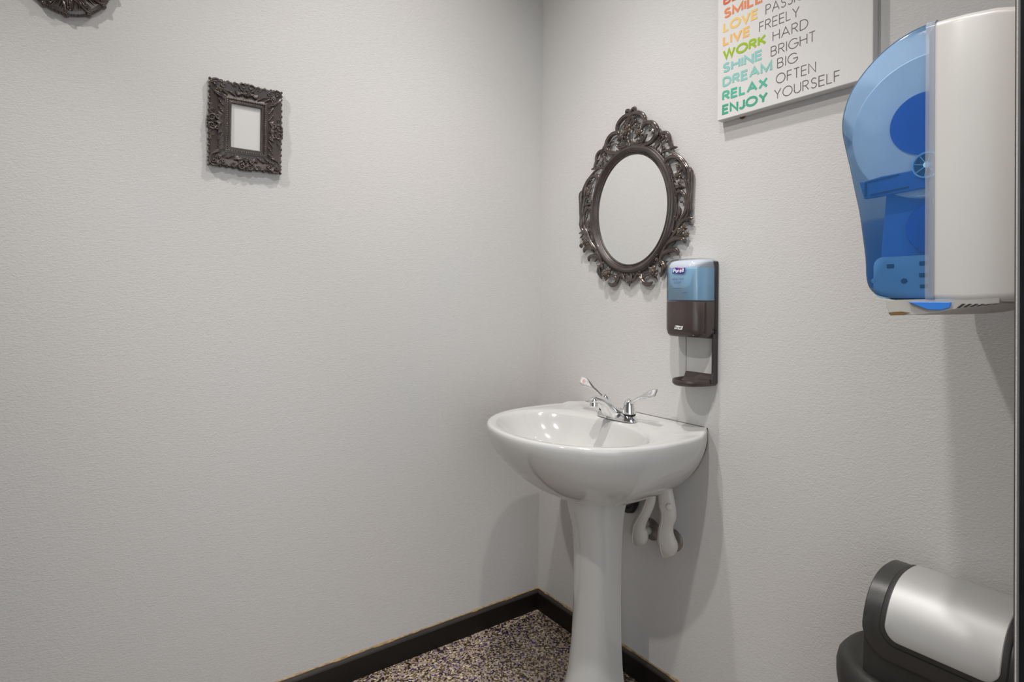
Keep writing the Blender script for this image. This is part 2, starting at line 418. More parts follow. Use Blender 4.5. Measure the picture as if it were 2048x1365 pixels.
# baseboards (with the yellowed bead of caulk on top)
def baseboard(name, axis, a, b, s):
    """cove-topped strip; axis 0: runs along x on the wall y=0; axis 1: runs along y on the wall x=0"""
    prof = [(0, 0), (.011, 0), (.011, .066), (.0095, .070), (.004, .0775), (0, .078)]
    cau = [(0, .0765), (.0045, .0768), (.0035, .0795), (0, .0815)]
    f = (lambda p, t: (t, -p[0], p[1])) if axis == 0 else (lambda p, t: (-p[0], t, p[1]))
    if s != 1: f = (lambda p, t: (XW + p[0], t, p[1]))
    mb = MB(); prism(mb, prof, lambda p: f(p, a), lambda p: f(p, b))
    o = mb.build(name, 'base', None, kind='structure', angle=25)
    cp = MB(); prism(cp, [(.0106, .0655), (.0114, .0655), (.0099, .0704), (.0042, .0780), (.0010, .0784), (.001, .077)], lambda p: f(p, a), lambda p: f(p, b)); cp.build('top_edge', 'base_top', o, smooth=False)
    c = MB(); n = int(abs(b - a) / .02); rs = []
    for i in range(n + 1):
        t = a + (b - a) * i / n; k = .75 + .5 * random.random()
        rs.append([f((p[0] * k, .0765 + (p[1] - .0765) * k), t) for p in cau])
    rings(c, rs); c.build('caulk_line', 'glue', o, label='yellowed bead of caulk along the top')
baseboard('baseboard_back', 0, XW, 0, 1)
baseboard('baseboard_right', 1, -.011, YF, 1)
baseboard('baseboard_left', 1, -.011, YF, 2)

# ================================================================== PEDESTAL SINK
YS = -.517
sink = thing('pedestal_sink', (-.19, YS, 0), 'white china pedestal sink in the corner with an oval basin', 'sink')
half = [(0.0, -.262), (-.05, -.290), (-.11, -.306), (-.182, -.309), (-.25, -.307), (-.32, -.293), (-.385, -.264), (-.445, -.214), (-.488, -.150), (-.512, -.075), (-.520, 0)]
full = [(x, y) for x, y in half] + [(x, -y) for x, y in half[::-1][1:]]
cv = catmull([(x, y, 0) for x, y in full], 5)
back = [Vector((0, .262 - .524 * i / 14, 0)) for i in range(1, 14)]
OUT = [(p.x, p.y) for p in cv] + [(p.x, p.y) for p in back]
NO = len(OUT)
FX = -.185
def foot(i):
    x, y = OUT[i]; a = atan2(y / .31, (x + .22) / .28)
    return (FX + .088 * cos(a), .078 * sin(a))
def under(s):
    r = []
    for i, (x, y) in enumerate(OUT):
        fx, fy = foot(i)
        mx = 4.0 if x > fx else 1.55
        if x > fx: mx = 4.0
        else: mx = 1.55 + 2.45 * max(0, 1 - (fx - x) / .12)
        kx = max(0, 1 - s ** mx) ** (1 / mx); ky = max(0, 1 - s ** 1.75) ** (1 / 1.75)
        r.append((fx + (x - fx) * kx, YS + fy + (y - fy) * ky))
    return r
ZR = .853
rs = []
for s in (1, .985, .96, .93, .88, .8, .7, .6, .5, .4, .3, .2, .12, .05, 0):
    z = (ZR - .018) - s * ((ZR - .018) - .632)
    rs.append([(x, y, z) for x, y in under(s)])
# rim: rounded lip
def inset(d):
    out = []
    for i, (x, y) in enumerate(OUT):
        vx, vy = x + .24, y
        L = sqrt(vx * vx + vy * vy); k = max(0, 1 - d / L)
        xx = -.24 + vx * k; yy = vy * k
        if x >= -.001: xx = 0
        out.append((xx, YS + yy))
    return out
def deck_z(x): return ZR + .006 * max(0, min(1, (x + .075) / .02))
for d, dz in ((.0, -.010), (.0012, -.004), (.005, -.0005), (.011, .0), ):
    rs.append([(x, y, deck_z(x) + dz) for x, y in inset(d)])
# bowl opening, same index order around the bowl centre
BC = (-.285, 0)
def bowl(k, z, squ=0.):
    r = []
    for i, (x, y) in enumerate(OUT):
        a = atan2(y, x - BC[0])
        ax = .205 if cos(a) < 0 else .150
        r.append((BC[0] + k * ax * cos(a), YS + k * .262 * sin(a), z))
    return r
outer = inset(.018)
b0 = bowl(1.0, 0)
for t in (.0, .35, .7, ):
    r = []
    for i in range(NO):
        x = outer[i][0] * (1 - t) + b0[i][0] * t; y = outer[i][1] * (1 - t) + b0[i][1] * t
        r.append((x, y, deck_z(x) - .0015 * t - .001))
    rs.append(r)
for k, dz in ((1, -.005), (.975, -.012), (.94, -.026), (.89, -.045), (.82, -.066), (.72, -.088), (.6, -.105), (.45, -.118), (.3, -.126), (.16, -.130), (.09, -.131)):
    rs.append([(x, y, ZR + dz) for x, y, _ in bowl(k, 0)])
rs = [[(min(p[0], -.0012), p[1], p[2]) for p in r] for r in rs]
mb = MB(); rings(mb, rs); mb.build('basin', 'china', sink, angle=60)
# pedestal
mb = MB(); prs = []
Z = [(.0, -.135, -.190, .112, .084), (.02, -.135, -.190, .110, .083), (.06, -.137, -.190, .098, .077), (.12, -.139, -.190, .083, .070), (.2, -.141, -.190, .071, .0655), (.32, -.142, -.190, .064, .0635),
     (.45, -.142, -.190, .064, .064), (.52, -.141, -.190, .070, .066), (.56, -.140, -.190, .079, .069), (.59, -.138, -.190, .089, .072), (.615, -.134, -.188, .097, .076), (.645, -.130, -.186, .099, .080)]
for z, xb, xc, a, b in Z:
    r = [(xb, YS - b), (xb - .01, YS - b)]
    for i in range(25):
        t = -pi / 2 + pi * i / 24; r.append((xc - a * cos(t), YS + b * sin(t)))
    r += [(xb - .01, YS + b), (xb, YS + b)]
    prs.append([(x, y, z) for x, y in r])
rings(mb, prs); mb.build('pedestal', 'china', sink, angle=50)
# stained caulk where the basin meets the wall
mb = MB(); path = []
for s in (0, .1, .2, .3, .42, .55, .68):
    u = under(s); j = min(range(NO), key=lambda i: (abs(OUT[i][0]) > 1e-6, OUT[i][1])); path.append((-.0040, u[j][1] - .0005, (ZR - .018) - s * ((ZR - .018) - .632)))
tube(mb, [(-.0040, YS - .262, ZR + .004)] + path, [.0022] + [.0024, .003, .003, .0022, .002, .0026, .0015], seg=6, n=3)
mb.build('caulk_joint', 'stain', sink, label='brown stained caulk between the basin and the wall')
mb = MB(); lathe(mb, [(.026, .0), (.027, .003), (.02, .0045), (.016, .001), (.0, .001)], (BC[0], YS, ZR - .131), (0, 0, 1), (1, 0, 0), cap1=False)
mb.build('drain', 'chrome', sink)

# ================================================================== FAUCET
FXC = -.100
faucet = thing('faucet', (FXC, YS, ZR + .004), 'chrome two-handle faucet on the back of the white sink', 'faucet')
zb = ZR - .0005
mb = MB(); frs = []
for z, k, kk in ((0, 1, 1), (.004, 1.0, 1), (.010, .93, .95), (.016, .86, .88), (.020, .80, .84), (.021, .70, .8)):
    r = []
    for i in range(40):
        t = 2 * pi * i / 40; c, s = cos(t), sin(t)
        r.append((FXC + .028 * k * (abs(c) ** .8) * (1 if c > 0 else -1), YS - .0 + .079 * kk * (abs(s) ** .62) * (1 if s > 0 else -1), zb + z))
    frs.append(r)
rings(mb, frs); mb.build('base_plate', 'chrome', faucet, angle=50)
# spout: broad wedge sweeping out and down to the tip
mb = MB(); srs = []
for x, zt, z0, hw in ((-.064, .012, .0, .028), (-.070, .016, .0, .033), (-.082, .021, .0, .035), (-.10, .031, .0, .033), (-.12, .045, .001, .027), (-.138, .059, .004, .022), (-.150, .067, .014, .0195), (-.160, .072, .032, .0180),
                      (-.172, .076, .047, .0168), (-.190, .078, .056, .0162), (-.204, .075, .058, .0155), (-.212, .070, .059, .012), (-.2145, .066, .060, .008)):
    r = []
    for j in range(28):
        q = 2 * pi * j / 28; c, s = cos(q), sin(q)
        ew = .62 if s < 0 else .95
        r.append((x, YS + hw * (abs(c) ** ew) * (1 if c > 0 else -1), zb + (zt + z0) / 2 + (zt - z0) / 2 * (abs(s) ** .85) * (1 if s > 0 else -1)))
    srs.append(r)
rings(mb, srs)
mb.build('spout', 'chrome', faucet, angle=60)
mb = MB(); lathe(mb, [(.0115, 0), (.0125, -.003), (.0125, -.014), (.0108, -.016), (.0105, -.020), (.008, -.0205)], (-.199, YS, zb + .062), (0, 0, 1), (1, 0, 0), 24)
mb.build('aerator', 'chrome', faucet)
for sg, nm, col in ((1, 'H', 'red_print'), (-1, 'C', 'blue_print')):
    yh = YS + sg * .051
    mb = MB(); lathe(mb, [(.0200, .018), (.0205, .021), (.0205, .0225)], (FXC, yh, zb), (0, 0, 1), (1, 0, 0)); mb.build('seal_ring', 'gap', faucet)
    mb = MB()
    lathe(mb, [(.0198, .0225), (.0195, .030), (.0185, .040), (.0168, .050), (.0145, .058), (.0110, .064), (.0060, .068), (.0015, .0695)], (FXC, yh, zb), (0, 0, 1), (1, 0, 0), 28)
    # lever blade: rises outwards, twisted into a paddle with a framed face
    br = []; N = 16
    for i in range(N + 1):
        t = i / N
        y = yh + sg * (.002 + .108 * t); z = zb + .052 + .050 * t ** 1.0 + .006 * sin(pi * t)
        hw = .0085 - .0030 * sin(pi * min(t / .6, 1)) + .0075 * min(1, max(0, (t - .45) / .35)) ** 1.3
        if t > .9: hw *= 1 - (t - .9) * 2.2
        th = .0070 - .0040 * t
        # face normal turns from up to (-x, up)
        ang = radians(58 * min(1, t / .6)); wd = Vector((cos(ang), 0, sin(ang))); nn = Vector((-sin(ang), 0, cos(ang)))
        c = Vector((FXC - .006 * t, y, z)); r = []
        for j in range(14):
            q = 2 * pi * j / 14; cc, ss = cos(q), sin(q)
            r.append(c + wd * hw * (abs(cc) ** .7) * (1 if cc > 0 else -1) + nn * th * ss)
        br.append(r)
    rings(mb, br)
    h = mb.build('handle', 'chrome', faucet, angle=55)
    ang = radians(58); wd = Vector((cos(ang), 0, sin(ang))); nn = Vector((-sin(ang), 0, cos(ang)))
    def pf(u, v, off=.0034, sg=sg, yh=yh):
        t = .60 + .36 * u
        c = Vector((FXC - .006 * t, yh + sg * (.002 + .108 * t), zb + .050 + .052 * t + .006 * sin(pi * t)))
        p = c + wd * v * .0098 + nn * off; return tuple(p)
    shape = [(0, 0), (.12, .42), (.35, .68), (.62, .86), (.92, 1.0), (1.0, .5), (1.0, -.5), (.92, -.92), (.62, -.80), (.35, -.62), (.12, -.40)]
    mb = MB(); prism(mb, shape, lambda p: pf(p[0], p[1], .002), lambda p: pf(p[0], p[1], .0042)); lab = mb.build('temperature_plaque', 'white_plastic', h, smooth=False)
    mb = MB()
    def lf(u, v): return pf(.66 + u * (1 if sg < 0 else -1) / .0388, v / .0098, .0046)
    vs, fs = ribbon(arc(0, 0, .0050, .0058, 0, 360, 20), .0010); mb.add([lf(*p) for p in vs], fs)
    word(mb, nm, -.0020, -.0030, .0040, .0060, .18, lf)
    mb.build('temperature_mark', col, lab, smooth=False)

# ================================================================== UNDER THE SINK
def cover(label, yy, zz, path, rad, disc):
    t = thing('pipe_cover', (path[0][0], path[0][1], disc[1]), label, 'pipe cover', 'white padded covers on the supply lines under the sink')
    mb = MB(); tube(mb, path, rad, seg=18, n=6, squash=.55, axis=(1, 0.15, 0)); mb.build('cover_shell', 'insul', t, angle=60)
    mb = MB(); q = [(p[0] - r * .5, p[1] + r * .42, p[2]) for p, r in zip(path, rad)][2:]
    tube(mb, q, .0022, seg=6, n=5); mb.build('seam', 'insul', t)
    mb = MB(); lathe(mb, [(.033, 0), (.0335, .003), (.029, .0065), (.016, .010), (.012, .012)], (-.0005, disc[0], disc[1]), (-1, 0, 0), (0, 0, 1)); mb.build('wall_flange', 'chrome_dull', t, label='grey metal wall flange')
    mb = MB(); tube(mb, [(-.016, disc[0], disc[1]), (-.03, disc[0], disc[1]), (-.05, disc[0] + .004, disc[1] - .004)], .013, seg=12, n=3); mb.build('valve_stub', 'insul', t)
    return t
c1 = cover('twisted white pipe cover close to the pedestal', 0, 0,
      [(-.075, -.640, .682), (-.078, -.637, .665), (-.080, -.640, .632), (-.082, -.628, .598), (-.080, -.606, .560), (-.074, -.590, .532), (-.068, -.586, .512), (-.065, -.580, .495), (-.065, -.573, .481), (-.065, -.567, .470)], [.020, .018, .016, .017, .018, .024, .030, .030, .022, .010], (-.575, .500))
c2 = cover('straight white pipe cover with a round snap, the one farther from the pedestal', 0, 0,
      [(-.070, -.678, .688), (-.068, -.682, .665), (-.068, -.690, .625), (-.068, -.695, .598), (-.068, -.690, .570), (-.067, -.686, .545), (-.065, -.687, .524), (-.064, -.690, .508), (-.064, -.687, .492), (-.064, -.682, .478), (-.064, -.679, .467)], [.024, .025, .027, .026, .0215, .025, .030, .0325, .027, .016, .006], (-.662, .497))
mb = MB(); lathe(mb, [(.0085, 0), (.0085, .003), (.006, .0045)], (-.084, -.712, .628), (-1, -.6, .2), (0, 0, 1), 20); mb.build('snap_button', 'insul', c2)
tw = thing('drain_flange', (-.001, -.476, .57), 'black crumpled flange around the drain pipe behind the pedestal', 'pipe flange')
mb = MB(); rr = []
for r, h in ((.045, 0), (.047, .006), (.040, .012), (.030, .013), (.026, .008)):
    rr.append([(-.0005 - h - random.random() * .003, -.476 + (r + random.uniform(-.0018, .0018)) * cos(2 * pi * k / 34), .570 + (r + random.uniform(-.0018, .0018)) * sin(2 * pi * k / 34)) for k in range(34)])
rings(mb, rr); mb.build('escutcheon', 'black2', tw, angle=20)
mb = MB(); tube(mb, [(-.022, -.476, .57), (-.06, -.476, .57), (-.105, -.49, .575)], .019, seg=16, n=4); mb.build('drain_pipe', 'chrome_dull', tw)

# ================================================================== WALL SIGN (canvas)
CT = .027; CY0, CY1, CZ0, CZ1 = -.821, -1.2195, 1.7275, 2.262
sign = thing('canvas_sign', (-CT / 2, (CY0 + CY1) / 2, CZ0), 'white canvas print with coloured and brown-grey words, hung beside the oval mirror', 'canvas print')
mb = box(MB(), (-CT, CY1, CZ0), (-.0005, CY0, CZ1)); mb.build('canvas', 'canvas', sign, bevel=.002, smooth=False)
cf = lambda u, v: (-CT - .0004, -u, v)
G = {'o1': (.62, .11, .04), 'o2': (.72, .22, .08), 'y1': (.78, .52, .16), 'y2': (.80, .46, .14), 'g': (.30, .47, .0), 't1': (.24, .53, .50), 't2': (.24, .53, .47), 't3': (.08, .42, .29), 't4': (.05, .35, .22)}
for k, c in G.items(): M[k] = principled('ink_' + k, c, .6)
bold = [('BE', 2.0449, .8373, .0510, 'o1'), ('SMILE', 2.0064, .8392, .1185, 'o2'), ('LOVE', 1.9690, .8379, .1056, 'y1'), ('LIVE', 1.9313, .8372, .0846, 'y2'), ('WORK', 1.8926, .8375, .1294, 'g'),
        ('SHINE', 1.8557, .8365, .1207, 't1'), ('DREAM', 1.8170, .8369, .1459, 't2'), ('RELAX', 1.7786, .8362, .1356, 't3'), ('ENJOY', 1.7404, .8365, .1355, 't4')]
for w, z, u, wd, c in bold:
    mb = MB(); word(mb, w, u, z, wd, .0275, .225, cf, gap=.05); mb.build('printed_word', c, sign, smooth=False)
thin = [('PASSIONATELY', 1.9690, .9635, .2190), ('FREELY', 1.9304, .9458, .1069), ('HARD', 1.8925, .9831, .0913), ('BRIGHT', 1.8544, .9783, .1141), ('BIG', 1.8182, .9957, .0530),
        ('OFTEN', 1.7787, .9926, .1009), ('YOURSELF', 1.7404, .9880, .1612)]
for w, z, u, wd in thin:
    mb = MB(); word(mb, w, u, z, wd, .0258, .075, cf, gap=.15); mb.build('printed_word', 'ink', sign, smooth=False)
mb = MB(); tube(mb, [(-.005, -.878, 1.7275), (-.0045, -.884, 1.7245), (-.005, -.892, 1.7275)], [.002, .003, .002], seg=6); mb.build('wood_chip', 'wood', sign, label='chip of brown wood showing below the edge')
# ================================================================== OVAL MIRROR
MY, MZ = -.484, 1.5225
STROKES=[
 ([(-0.0046, 0.2979), (-0.0026, 0.3084), (0.0078, 0.3143), (0.0243, 0.3142), (0.0406, 0.3073), (0.0548, 0.2967), (0.0609, 0.2828), (0.0591, 0.2726), (0.0511, 0.2654)],[0.003, 0.005, 0.0062, 0.0068, 0.0068, 0.0065, 0.006, 0.005, 0.003]),
 ([(0.0493, 0.2535), (0.0532, 0.2633), (0.065, 0.2688), (0.0827, 0.2675), (0.0983, 0.2583), (0.1089, 0.2437), (0.112, 0.2266), (0.1026, 0.2123), (0.0853, 0.2026), (0.0618, 0.1993), (0.0357, 0.2011), (0.0132, 0.1981), (-0.0034, 0.1906)],[0.003, 0.005, 0.0065, 0.007, 0.007, 0.007, 0.0068, 0.0065, 0.006, 0.006, 0.0055, 0.005, 0.004]),
 ([(0.0791, 0.2418), (0.0849, 0.245), (0.0936, 0.2414), (0.0995, 0.231), (0.0977, 0.2194), (0.0891, 0.2108), (0.0697, 0.2045)],[0.003, 0.0035, 0.0035, 0.0035, 0.0035, 0.003, 0.002]),
 ([(-0.0149, 0.2768), (-0.012, 0.2966), (-0.0048, 0.3137), (0.0055, 0.3267), (0.0159, 0.3309), (0.0205, 0.3242)],[0.004, 0.004, 0.0045, 0.005, 0.0055, 0.004]),
 ([(-0.0119, 0.1924), (-0.0089, 0.2059), (-0.0069, 0.2213), (-0.0018, 0.2311)],[0.006, 0.005, 0.004, 0.003]),
 ([(0.0171, 0.216), (0.0356, 0.2135), (0.0537, 0.2157), (0.0635, 0.2241), (0.0654, 0.2329)],[0.003, 0.0035, 0.003, 0.003, 0.002]),
 ([(0.1213, 0.2348), (0.1271, 0.223), (0.1419, 0.221), (0.1549, 0.2122), (0.1604, 0.1992), (0.1624, 0.1871), (0.1679, 0.1757), (0.1662, 0.1658), (0.1571, 0.1648)],[0.004, 0.005, 0.0055, 0.0055, 0.005, 0.004, 0.0045, 0.004, 0.003]),
 ([(0.1215, 0.2199), (0.1346, 0.2139), (0.1366, 0.2046), (0.1217, 0.199), (0.1189, 0.1892), (0.1086, 0.181)],[0.003, 0.004, 0.004, 0.003, 0.003, 0.0035]),
 ([(0.1264, 0.1595), (0.1392, 0.1637), (0.1562, 0.1619), (0.1812, 0.1466), (0.2058, 0.1284), (0.2219, 0.1073), (0.2319, 0.0858)],[0.003, 0.004, 0.004, 0.0035, 0.004, 0.004, 0.004]),
 ([(0.1439, 0.1169), (0.1472, 0.1315), (0.1585, 0.1395), (0.1772, 0.1398), (0.1977, 0.129), (0.2119, 0.1091), (0.2181, 0.085), (0.2223, 0.0647)],[0.004, 0.006, 0.006, 0.0055, 0.005, 0.005, 0.004, 0.003]),
 ([(0.2338, 0.092), (0.2378, 0.0815), (0.2399, 0.0649), (0.2381, 0.0425), (0.2376, 0.0166), (0.2347, -0.0057), (0.2368, -0.0254), (0.2311, -0.0442), (0.2154, -0.0522)],[0.006, 0.0075, 0.006, 0.0058, 0.0058, 0.006, 0.0065, 0.005, 0.003]),
 ([(0.2163, 0.069), (0.2244, 0.048), (0.2285, 0.0245), (0.2275, 0.0018)],[0.003, 0.004, 0.004, 0.003]),
 ([(0.1865, 0.0191), (0.1905, 0.0285), (0.2026, 0.03), (0.2147, 0.02), (0.2228, -0.0008), (0.223, -0.0237), (0.2153, -0.0424), (0.2034, -0.0575), (0.1956, -0.0765), (0.1794, -0.0982), (0.1589, -0.12), (0.1422, -0.139), (0.1296, -0.1654), (0.1255, -0.1925)],[0.005, 0.0055, 0.005, 0.0045, 0.0045, 0.0045, 0.0045, 0.0045, 0.005, 0.005, 0.005, 0.005, 0.005, 0.004]),
 ([(0.1996, -0.0736), (0.2095, -0.0614), (0.2273, -0.0552), (0.2467, -0.0564)],[0.003, 0.006, 0.006, 0.002]),
 ([(0.1422, -0.139), (0.1589, -0.12), (0.1796, -0.1116), (0.1999, -0.1099), (0.216, -0.1162), (0.22, -0.1247)],[0.004, 0.006, 0.0075, 0.007, 0.006, 0.004]),
 ([(0.1275, -0.1722), (0.1402, -0.1525), (0.1612, -0.1454), (0.1819, -0.1434), (0.1942, -0.1492), (0.1943, -0.1591)],[0.004, 0.0065, 0.0075, 0.006, 0.005, 0.003]),
 ([(0.1856, 0.1141), (0.1898, 0.1017), (0.194, 0.086)],[0.002, 0.003, 0.003]),
 ([(0.208, 0.1033), (0.204, 0.0958), (0.1961, 0.0856)],[0.005, 0.006, 0.003]),
 ([(0.2106, 0.0403), (0.1985, 0.0455), (0.1863, 0.0424)],[0.003, 0.0055, 0.003]),
 ([(0.197, -0.0171), (0.1991, -0.0273), (0.1952, -0.0434), (0.1852, -0.0555)],[0.003, 0.006, 0.005, 0.003]),
 ([(0.1523, 0.1238), (0.161, 0.0952), (0.1696, 0.0668), (0.176, 0.0457), (0.1824, 0.0247), (0.1847, -0.0022)],[0.004, 0.0045, 0.0045, 0.004, 0.0045, 0.004]),
 ([(0.1847, -0.0022), (0.1849, -0.0289), (0.177, -0.0546), (0.171, -0.0808), (0.1588, -0.1065)],[0.004, 0.005, 0.0045, 0.005, 0.004]),
 ([(0.1188, -0.1717), (0.1383, -0.1829), (0.1428, -0.2), (0.1302, -0.2234)],[0.003, 0.006, 0.007, 0.003]),
 ([(0.031, -0.2134), (0.0498, -0.2176), (0.0545, -0.2318), (0.0638, -0.2443), (0.082, -0.2481), (0.0954, -0.2414)],[0.004, 0.005, 0.006, 0.0065, 0.006, 0.003]),
 ([(0.0545, -0.2318), (0.0681, -0.2181), (0.0861, -0.2134), (0.0994, -0.1983)],[0.004, 0.004, 0.004, 0.003]),
 ([(-0.0085, -0.2102), (0.0012, -0.2316), (0.023, -0.2298), (0.035, -0.2116), (0.0592, -0.217)],[0.003, 0.005, 0.005, 0.004, 0.003]),
 ([(-0.0085, -0.2102), (-0.005, -0.2385)],[0.004, 0.006]),
]
FLOWERS=[ ((-0.0158, 0.258), 0.0125), ((0.0423, 0.2428), 0.009), ((0.0166, 0.2644), 0.006), ((0.1941, 0.0777), 0.0085), ((0.2004, 0.0551), 0.004), ((0.2078, -0.0925), 0.0095), ((0.2297, -0.1027), 0.006), ((0.2196, -0.0789), 0.005), ((0.1039, -0.2089), 0.0125), ((0.1167, -0.1716), 0.004) ]

mir = thing('wall_mirror', (-.01, MY, MZ), 'oval mirror in a carved dark bronze scrollwork frame above the sink', 'mirror')
fnR = lambda u, v, w: (-w, MY - u, MZ + v)
GA, GB = .152, .1815
mb = MB(); n = 96
rs = [[fnR(k * (GA + .006) * cos(2 * pi * i / n), k * (GB + .006) * sin(2 * pi * i / n), w) for i in range(n)] for k, w in ((1, .004), (1, .009))]
rings(mb, rs); mb.build('glass', 'mirror', mir, smooth=False)
def oval(mb, prof, A=GA, B=GB, fn=fnR, n=112):
    """prof: (offset outwards, height) closed moulding profile swept round an ellipse"""
    rs = []
    for i in range(n + 1):
        a = 2 * pi * i / n; c, s = cos(a), sin(a); nx, ny = c / A, s / B; L = sqrt(nx * nx + ny * ny); nx /= L; ny /= L
        rs.append([fn(A * c + nx * o, B * s + ny * o, w) for o, w in prof])
    rings(mb, rs, False, False)
mb = MB(); oval(mb, [(-.001, .002), (-.001, .011), (.001, .0125), (.0035, .0125), (.0045, .0115), (.006, .013), (.0085, .0155), (.0095, .0150), (.011, .0165), (.015, .0205), (.019, .0225), (.0235, .0215), (.027, .018), (.0285, .0155), (.0295, .0165), (.032, .0150), (.033, .010), (.033, .002)])
mb.build('oval_moulding', 'bronze', mir, angle=28)
mb = MB()
for off, w, r, num in ((.0022, .0130, .00115, 190), (.0095, .0158, .0009, 200)):
    for i in range(num):
        a = 2 * pi * i / num; c, s = cos(a), sin(a); nx, ny = c / GA, s / GB; L = sqrt(nx * nx + ny * ny)
        p = fnR(GA * c + nx / L * off, GB * s + ny / L * off, w); ball(mb, p, r, (1, 1, 1), 6, 4)
mb.build('beading', 'bronze_highlight', mir)
o = Orn(fnR, (1, 0, 0)); fl = Orn(fnR, (1, 0, 0))
for pts, rad in STROKES:
    sides = (1, -1)
    if max(abs(p[0]) for p in pts) < .045 and pts[0][1] > 0: sides = (1, -1)
    for sg in sides:
        P = [(sg * (p[0] + .000), p[1]) for p in pts]
        o.stroke(P, [r * 1.22 for r in rad], w=.012, squash=.9)
for (u, v), r in FLOWERS:
    for sg in ((1, -1) if abs(u) > .02 else (1,)):
        f_ = Orn(fnR, (1, 0, 0)); f_.flower(sg * u, v, r * 1.4, .019); f_.mb.build('carved_flower', 'bronze_highlight', mir, angle=60)
# crest centre, foliage behind the flowers, side leaves
for a, l in ((pi / 2, .040), (pi / 2 + .5, .036), (pi / 2 - .5, .036)):
    o.leaf(0, .268, a, l, .0055, .014, .5 if a > pi / 2 else -.5)
for sg in (1, -1):
    o.spiral(sg * .010, .318, .010, .003, pi / 2 if sg > 0 else pi / 2, -sg * .9, .0022, .0018, .014)
    o.spiral(sg * .020, .305, .008, .002, pi / 2, -sg * .9, .002, .0018, .014)
    for u, v, a, l, wd in ((.015, .232, .2, .032, .005), (.030, .222, -.3, .034, .005), (.036, .247, .5, .03, .0045), (.012, .262, .9, .026, .004), (.018, .205, -.4, .05, .005), (.02, .200, 0.1, .06, .005),
                           (.115, .205, .5, .03, .005), (.13, .165, 1.2, .03, .005), (.163, .175, -.8, .026, .005), (.176, .06, -1.0, .045, .005), (.19, .11, -.7, .02, .004), (.205, .105, .2, .02, .004),
                           (.17, -.13, .5, .03, .005), (.125, -.175, -.6, .03, .005), (.06, -.218, -.2, .03, .0045), (.03, -.225, .5, .025, .004), (.10, -.205, -1.6, .03, .0055), (.205, -.085, -.4, .02, .004)):
        o.leaf(sg * u, v, a if sg > 0 else pi - a, l, wd, .010, .5 * sg)
    for u, v, rr_ in ((.098, .232, .006), (.150, .192, .005), (.140, .172, .0045), (.186, .128, .005), (.197, .078, .0055), (.200, .030, .005), (.206, -.002, .0045), (.183, -.045, .005), (.176, -.090, .005), (.150, -.150, .005),
                      (.058, .283, .005), (.035, .262, .0055), (.022, .288, .005), (.048, .236, .0045), (.085, -.196, .0055), (.045, -.206, .006), (.020, -.214, .005), (.221, .040, .004), (.226, -.060, .0045)):
        o.ball(sg * u, v, .013, rr_)
        o.leaf(sg * (u + .004), v - .004, (-.9 if sg > 0 else pi + .9), .018, .0038, .010, .4 * sg)
    for i in range(40):      # little beads that fill the joint between moulding and scrollwork
        a = radians(-75 + 145 * i / 39); c, s = cos(a), sin(a)
        u, v = (GA + .034) * c, (GB + .034) * s
        o.ball(sg * u, v, .008 + .003 * random.random(), .0022 + .0016 * random.random())
o.leaf(0, .192, pi / 2, .04, .006, .018, .2)
o.leaf(0, -.222, -pi / 2, .03, .006, .012, 0)
o.mb.build('carved_scrollwork', 'bronze_mid', mir, angle=60)

# ================================================================== SMALL RECTANGULAR FRAME ON THE OTHER WALL
RX, RZ = -1.0925, 1.709
fnL = lambda u, v, w: (RX + u, -w, RZ + v)
rf = thing('picture_frame', (RX, -.01, RZ), 'small rectangular ornate dark bronze frame with a blank pale centre', 'picture frame')
HW, HH, OW, OH = .0945, .1195, .0385, .0615
mb = MB(); rs = []
for k, w in ((0, .001), (0, .014), (.05, .0175), (.16, .0165), (.35, .0125), (.62, .0115), (.70, .0135), (.74, .0145), (.80, .0145), (.83, .0125), (.88, .0135), (.94, .0135), (.965, .011), (1, .010), (1, .003)):
    a = HW + (OW - HW) * k; b = HH + (OH - HH) * k; r = max(.001, .006 * (1 - k))
    rs.append([fnL(p[0], p[1], w) for p in rrect(-a, -b, a, b, r, 3)])
rs.append([fnL(p[0], p[1], .001) for p in rrect(-OW, -OH, OW, OH, .001, 3)])
rings(mb, rs, False, False); mb.build('moulding', 'bronze', rf, angle=30)
box(MB(), (0, 0, 0), (1, 1, 1))
mb = box(MB(), (RX - OW - .004, -.007, RZ - OH - .004), (RX + OW + .004, -.002, RZ + OH + .004)); mb.build('blank_panel', 'blank', rf, smooth=False, label='blank pale panel inside the frame')
mb = MB()
def rowb(a, b, w, r, step):
    for u0, v0, u1, v1 in ((-a, -b, a, -b), (a, -b, a, b), (a, b, -a, b), (-a, b, -a, -b)):
        L = max(abs(u1 - u0), abs(v1 - v0)); n = int(L / step)
        for i in range(n): ball(mb, fnL(u0 + (u1 - u0) * i / n, v0 + (v1 - v0) * i / n, w), r, (1, 1, 1), 6, 4)
rowb(OW + .0120, OH + .0120, .0160, .0023, .0060); rowb(OW + .0165, OH + .0165, .0135, .0011, .0028); rowb(OW + .0028, OH + .0028, .0140, .0012, .0029)
mb.build('beading', 'bronze_highlight', rf)
